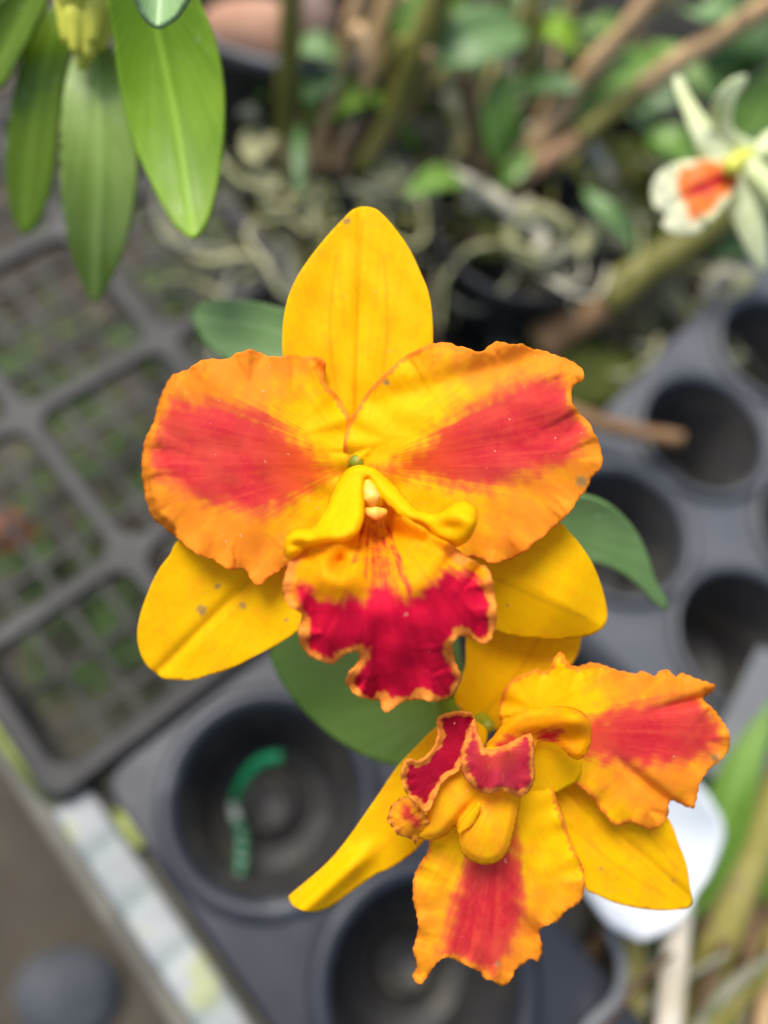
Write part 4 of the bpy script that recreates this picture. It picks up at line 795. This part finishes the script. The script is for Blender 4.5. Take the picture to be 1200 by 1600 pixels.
col_ = tube('column', [D(578, 738, .1262), D(579, 752, .1248), D(580, 768, .1236), D(582, 784, .1228), D(584, 796, .1226)], [.0006, .0013, .0019, .0022, .0010], M_PETAL, f1, seg=18, n=10)
tube('anther_cap', [D(574, 752, .1226), D(577, 764, .1214), D(581, 778, .1208), D(583, 790, .1213)], [.0004, .0010, .0013, .0005], M_COLUMN, f1, seg=16, n=10)
c = D(586, 801, .1212); tube('anther_cap', [c + np.array(q) for q in ((-.0016, .0002, 0), (0, -.0002, .0003), (.0017, .0002, 0))], [.0005, .0011, .0005], M_COLUMN, f1, seg=16, n=10)

# ---------------- lower flower, seen from the side
f2 = tube('flower', [D(704, 1096, .1605), D(735, 1122, .152), D(752, 1130, .146), D(764, 1136, .141)], [.0028, .0026, .0022, .0010], M_OVARY, op)
f2['label'] = 'lower flower turned sideways and partly behind the upper one, its lip curled up'
lowo = lambda v, u, t, rn, ed: .15 + .1 * wob(v, 60, 3)
blade('sepal', [(735, 975), (800, 965), (900, 970), (910, 985), (907, 1006), (903, 1022), (890, 1042), (860, 1080), (820, 1115), (780, 1140), (750, 1136), (728, 1116), (713, 1100), (711, 1088), (716, 1070), (727, 1040)], (760, 1125), 146, cup(-4, 6, -10, lambda v, u, t, rn, ed: .2 * wob(v, 70, 3)), MP, f2, org=lowo, seed=20, vein=[[(760, 1110), (810, 1050), (850, 985)]])
blade('sepal', [(760, 1140), (720, 1120), (682, 1136), (653, 1163), (621, 1197), (594, 1237), (570, 1272), (541, 1313), (513, 1346), (483, 1373), (453, 1398), (452, 1404), (456, 1413), (464, 1419), (480, 1424), (500, 1422), (520, 1414), (553, 1390), (587, 1366), (608, 1357), (630, 1343), (651, 1326), (672, 1300), (710, 1240), (750, 1180)],
      (755, 1150), 139, cup(-9, 9, 30, lambda v, u, t, rn, ed: -3.0 * np.exp(-((t + .03) / .04) ** 2) * sstep(.55, .75, u)), MP, f2, org=lowo, seed=21)
blade('sepal', [(800, 1170), (830, 1190), (858, 1232), (869, 1250), (881, 1285), (894, 1324), (908, 1356), (915, 1388), (933, 1398), (960, 1410), (993, 1418), (1027, 1422), (1060, 1421), (1076, 1417), (1081, 1406), (1077, 1377), (1072, 1348), (1060, 1317), (1045, 1280), (1010, 1240), (940, 1190), (860, 1160)],
      (810, 1165), 141, cup(-8, 8, -8, lambda v, u, t, rn, ed: .6 * np.exp(-(t / .02) ** 2) + .2 * wob(v, 80, 9)), MP, f2, org=lambda v, u, t, rn, ed: .18 + .12 * wob(v, 60, 3), seed=22, vein=[[(860, 1210), (960, 1310), (1070, 1405)], [(880, 1280), (960, 1350), (1040, 1400)], [(900, 1210), (1000, 1290), (1060, 1360)]], vein_w=2, blem=[(938, 1357, 3), (1052, 1376, 3)])
R3 = [(820, 1135), (870, 1130), (925, 1118), (960, 1105), (1000, 1097), (1040, 1091), (1072, 1088), (1098, 1094), (1113, 1115), (1123, 1140), (1126, 1157), (1110, 1176), (1085, 1187), (1040, 1196), (1000, 1198), (960, 1193), (920, 1186), (880, 1172), (840, 1160)]
blade('petal', [(780, 1120), (785, 1085), (803, 1060), (822, 1052), (840, 1045), (846, 1050), (858, 1046), (866, 1028), (877, 1019), (884, 1032), (892, 1039), (903, 1041), (915, 1038), (927, 1036), (940, 1038), (960, 1046), (975, 1049), (990, 1053), (1000, 1049), (1010, 1051), (1022, 1056), (1033, 1048), (1047, 1048), (1055, 1058), (1063, 1053), (1072, 1054), (1093, 1062), (1117, 1072), (1109, 1083), (1098, 1093), (1113, 1107), (1130, 1128), (1140, 1150), (1138, 1170), (1127, 1187), (1113, 1197), (1099, 1213), (1091, 1232), (1085, 1261), (1077, 1261), (1054, 1251), (1045, 1254), (1043, 1273), (1033, 1287), (1017, 1297), (1003, 1291), (985, 1284), (963, 1290), (940, 1267), (920, 1240), (890, 1222), (850, 1200), (800, 1160)],
      (790, 1135), 136, cup(-8, 6, 10, lambda v, u, t, rn, ed: 2.4 * np.exp(-(((v[:, 0] - 1100) * .25 + (v[:, 1] - 1090) * .97) / 8) ** 2) * sstep(1000, 1090, v[:, 0]) + 2.2 * np.exp(-(((v[:, 0] - 1045) * -.62 + (v[:, 1] - 1252) * .78) / 9) ** 2) * sstep(930, 1040, v[:, 0]) + .2 * wob(v, 70, 3)), MP, f2,
      scallop=1.9, sc_len=13, red=R3, redsoft=30, org=lambda v, u, t, rn, ed: sstep(.3, .6, rn) * .8 + .12 * wob(v, 40, 2) - .6 * sstep(1220, 1270, v[:, 1]) * sstep(1020, 960, v[:, 0]), rim=(1, 9), ruffle=.5, ruf_len=48, ruf_fall=20, radial=.3, rad_n=18, seed=23, scal_from=(80, 150), blem=[(1118, 1184, 7)], polk=24, redw=[1.0])
R4 = [(760, 1290), (800, 1290), (808, 1312), (813, 1340), (818, 1380), (816, 1420), (812, 1450), (806, 1470), (795, 1490), (781, 1510), (770, 1524), (750, 1515), (725, 1504), (700, 1497), (688, 1494), (695, 1470), (704, 1430), (714, 1390), (725, 1350), (740, 1310)]
blade('petal', [(770, 1180), (720, 1225), (690, 1280), (672, 1312), (668, 1332), (656, 1350), (648, 1366), (645, 1394), (648, 1417), (653, 1437), (652, 1461), (645, 1483), (650, 1496), (651, 1512), (645, 1522), (648, 1531), (657, 1538), (667, 1528), (676, 1513), (687, 1500), (702, 1496), (722, 1505), (743, 1515), (752, 1520), (756, 1528), (769, 1532), (781, 1539), (792, 1537), (801, 1528), (804, 1516), (816, 1507), (829, 1497), (839, 1503), (845, 1490), (846, 1472), (842, 1455), (846, 1449), (862, 1443), (874, 1437), (884, 1423), (903, 1411), (912, 1397), (914, 1373), (909, 1352), (898, 1328), (887, 1304), (876, 1270), (865, 1235), (845, 1195), (810, 1170)],
      (790, 1175), 134, cup(-9, 8, 12, lambda v, u, t, rn, ed: .2 * wob(v, 60, 4) + 2.0 * np.exp(-((v[:, 0] - 833) * .8 + (v[:, 1] - 1455) * -.6) ** 2 / 120.0) * sstep(1400, 1470, v[:, 1]) - 1.2 * np.exp(-((v[:, 0] - 690) / 14) ** 2) * sstep(1460, 1510, v[:, 1])), MP, f2,
      scallop=1.7, sc_len=12, red=R4, redsoft=27, org=lambda v, u, t, rn, ed: sstep(.35, .75, rn) * .62 + .12 * wob(v, 45, 5) + .3 * np.exp(-((v[:, 0] - 770) / 70) ** 2) * sstep(1280, 1340, v[:, 1]), rim=(1, 6), ruffle=.5, ruf_len=46, ruf_fall=20, radial=.3, rad_n=20, seed=24, scal_from=(150, 210), blem=[(777, 1505, 4.5)], polk=24, redw=[1.0])
# lip of the lower flower: tube, tongue, crimson flaps, curled side lobe
ye = lambda k: (lambda v, u, t, rn, ed: k + .1 * wob(v, 40, 3))
blade('lip', [(815, 1165), (790, 1155), (740, 1180), (715, 1206), (697, 1214), (684, 1232), (673, 1258), (662, 1285), (654, 1306), (672, 1312), (696, 1304), (710, 1290), (716, 1303), (720, 1327), (733, 1342), (757, 1350), (780, 1344), (794, 1327), (803, 1295), (812, 1255), (814, 1225), (812, 1190)],
      (815, 1165), 127.5, lambda v, u, t, rn, ed: -5 * u + 14 * np.maximum(u - .55, 0) ** 2 - 2.0 * np.exp(-((v[:, 0] - 765) ** 2 + (v[:, 1] - 1290) ** 2) / 50.0 ** 2) + 1.8 * np.exp(-(((v[:, 0] - 722) * .8 + (v[:, 1] - 1275) * .6) / 9) ** 2) * sstep(1230, 1270, v[:, 1]) + 1.0 * sstep(12, 0, ed), MP, f2, step=3.6, org=ye(.42), seed=25, thick=.0003)
blade('lip', [(748, 1253), (742, 1262), (728, 1275), (719, 1290), (717, 1304), (724, 1298), (738, 1290), (746, 1276), (751, 1262)], (748, 1255), 121.8, cup(0, 1, 20), MP, f2, step=3, org=ye(.3), seed=31)
blade('lip', [(790, 1130), (830, 1140), (870, 1160), (905, 1185), (905, 1215), (880, 1232), (850, 1245), (815, 1250), (800, 1225), (795, 1180)], (800, 1150), 132.2, cup(-1, 3, 2), MP, f2, step=4, org=ye(.05), seed=26)
blade('lip', [(760, 1168), (772, 1150), (786, 1132), (804, 1117), (827, 1108), (855, 1105), (884, 1105), (907, 1112), (920, 1127), (924, 1141), (922, 1162), (913, 1180), (903, 1186), (891, 1181), (880, 1170), (862, 1160), (840, 1160), (832, 1175), (820, 1185), (790, 1185)],
      (790, 1165), 127, lambda v, u, t, rn, ed: -3 * u - 3.5 * np.exp(-((v[:, 0] - 895) ** 2 / 900 + (v[:, 1] - 1125) ** 2 / 350)) + 3.2 * np.exp(-((v[:, 0] - 850) ** 2 / 1400 + (v[:, 1] - 1153) ** 2 / 160)) + 1.0 * sstep(10, 0, ed), M_LIP, f2, step=3.2,
      red=[[(768, 1168), (790, 1150), (826, 1146), (832, 1160), (815, 1172), (785, 1176)], [(836, 1148), (850, 1140), (868, 1134), (880, 1142), (874, 1158), (850, 1160)]], redw=[.8, .75], redsoft=10, org=ye(.2), seed=27, thick=.0003)
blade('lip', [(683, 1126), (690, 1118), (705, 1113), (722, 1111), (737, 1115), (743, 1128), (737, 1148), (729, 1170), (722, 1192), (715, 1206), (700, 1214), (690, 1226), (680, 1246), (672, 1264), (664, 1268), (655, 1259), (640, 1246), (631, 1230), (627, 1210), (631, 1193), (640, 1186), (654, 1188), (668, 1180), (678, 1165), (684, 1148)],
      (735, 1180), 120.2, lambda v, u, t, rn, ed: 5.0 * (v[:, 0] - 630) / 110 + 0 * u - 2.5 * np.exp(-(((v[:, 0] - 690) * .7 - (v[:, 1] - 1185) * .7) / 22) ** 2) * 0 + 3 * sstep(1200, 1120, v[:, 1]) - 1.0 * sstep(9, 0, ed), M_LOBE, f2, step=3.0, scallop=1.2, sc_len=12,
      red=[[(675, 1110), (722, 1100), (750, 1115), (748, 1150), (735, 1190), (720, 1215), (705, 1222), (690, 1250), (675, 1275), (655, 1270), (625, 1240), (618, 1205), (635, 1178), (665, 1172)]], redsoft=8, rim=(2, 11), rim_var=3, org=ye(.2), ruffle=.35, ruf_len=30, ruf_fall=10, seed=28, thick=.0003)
blade('lip', [(740, 1124), (748, 1148), (757, 1168), (774, 1171), (790, 1164), (810, 1154), (829, 1147), (834, 1163), (833, 1190), (835, 1214), (828, 1232), (813, 1245), (800, 1240), (781, 1233), (766, 1240), (750, 1236), (735, 1225), (725, 1211), (720, 1191), (722, 1170), (730, 1148)],
      (780, 1170), 121.5, lambda v, u, t, rn, ed: -2.5 * np.exp(-((v[:, 0] - 775) / 36) ** 2) + 3 * sstep(1180, 1120, v[:, 1]) + 1.0 * sstep(9, 0, ed) + .4 * np.sin(v[:, 0] / 9), M_FOLD, f2, step=3.0, scallop=1.3, sc_len=13,
      red=[[(728, 1125), (748, 1145), (757, 1164), (774, 1168), (790, 1161), (810, 1150), (845, 1140), (845, 1220), (825, 1245), (780, 1250), (740, 1240), (712, 1205), (712, 1165)]], redsoft=6, redw=[.92], rim=(2, 11), rim_var=3, org=ye(.2), ruffle=.4, ruf_len=34, ruf_fall=10, seed=29, thick=.0003)
blade('lip', [(630, 1246), (614, 1258), (607, 1272), (606, 1284), (614, 1292), (619, 1302), (635, 1307), (645, 1312), (648, 1319), (656, 1310), (668, 1296), (668, 1278), (655, 1262), (642, 1250)], (660, 1270), 123.5, cup(0, 3, 10), M_LIP, f2, step=2.6, scallop=1.2, sc_len=9,
      red=[[(632, 1252), (650, 1266), (660, 1284), (648, 1292), (630, 1276)]], redsoft=14, redw=[.8], rim=(1, 8), org=ye(.35), ruffle=.7, ruf_len=17, ruf_fall=10, seed=30, thick=.0003)

# ================================================================== anchor each root Empty at the base of its thing
bpy.context.view_layer.update()
for e in [o for o in S.objects if o.type == 'EMPTY' and o.parent is None]:
    pts = [ch.matrix_world @ Vector(c) for ch in e.children_recursive for c in ch.bound_box]
    lo = Vector([min(p[i] for p in pts) for i in range(3)]); hi = Vector([max(p[i] for p in pts) for i in range(3)])
    loc = Vector(((lo.x + hi.x) / 2, (lo.y + hi.y) / 2, lo.z)); e.location = loc
    for ch in e.children: ch.matrix_parent_inverse = Matrix.Translation(-loc)
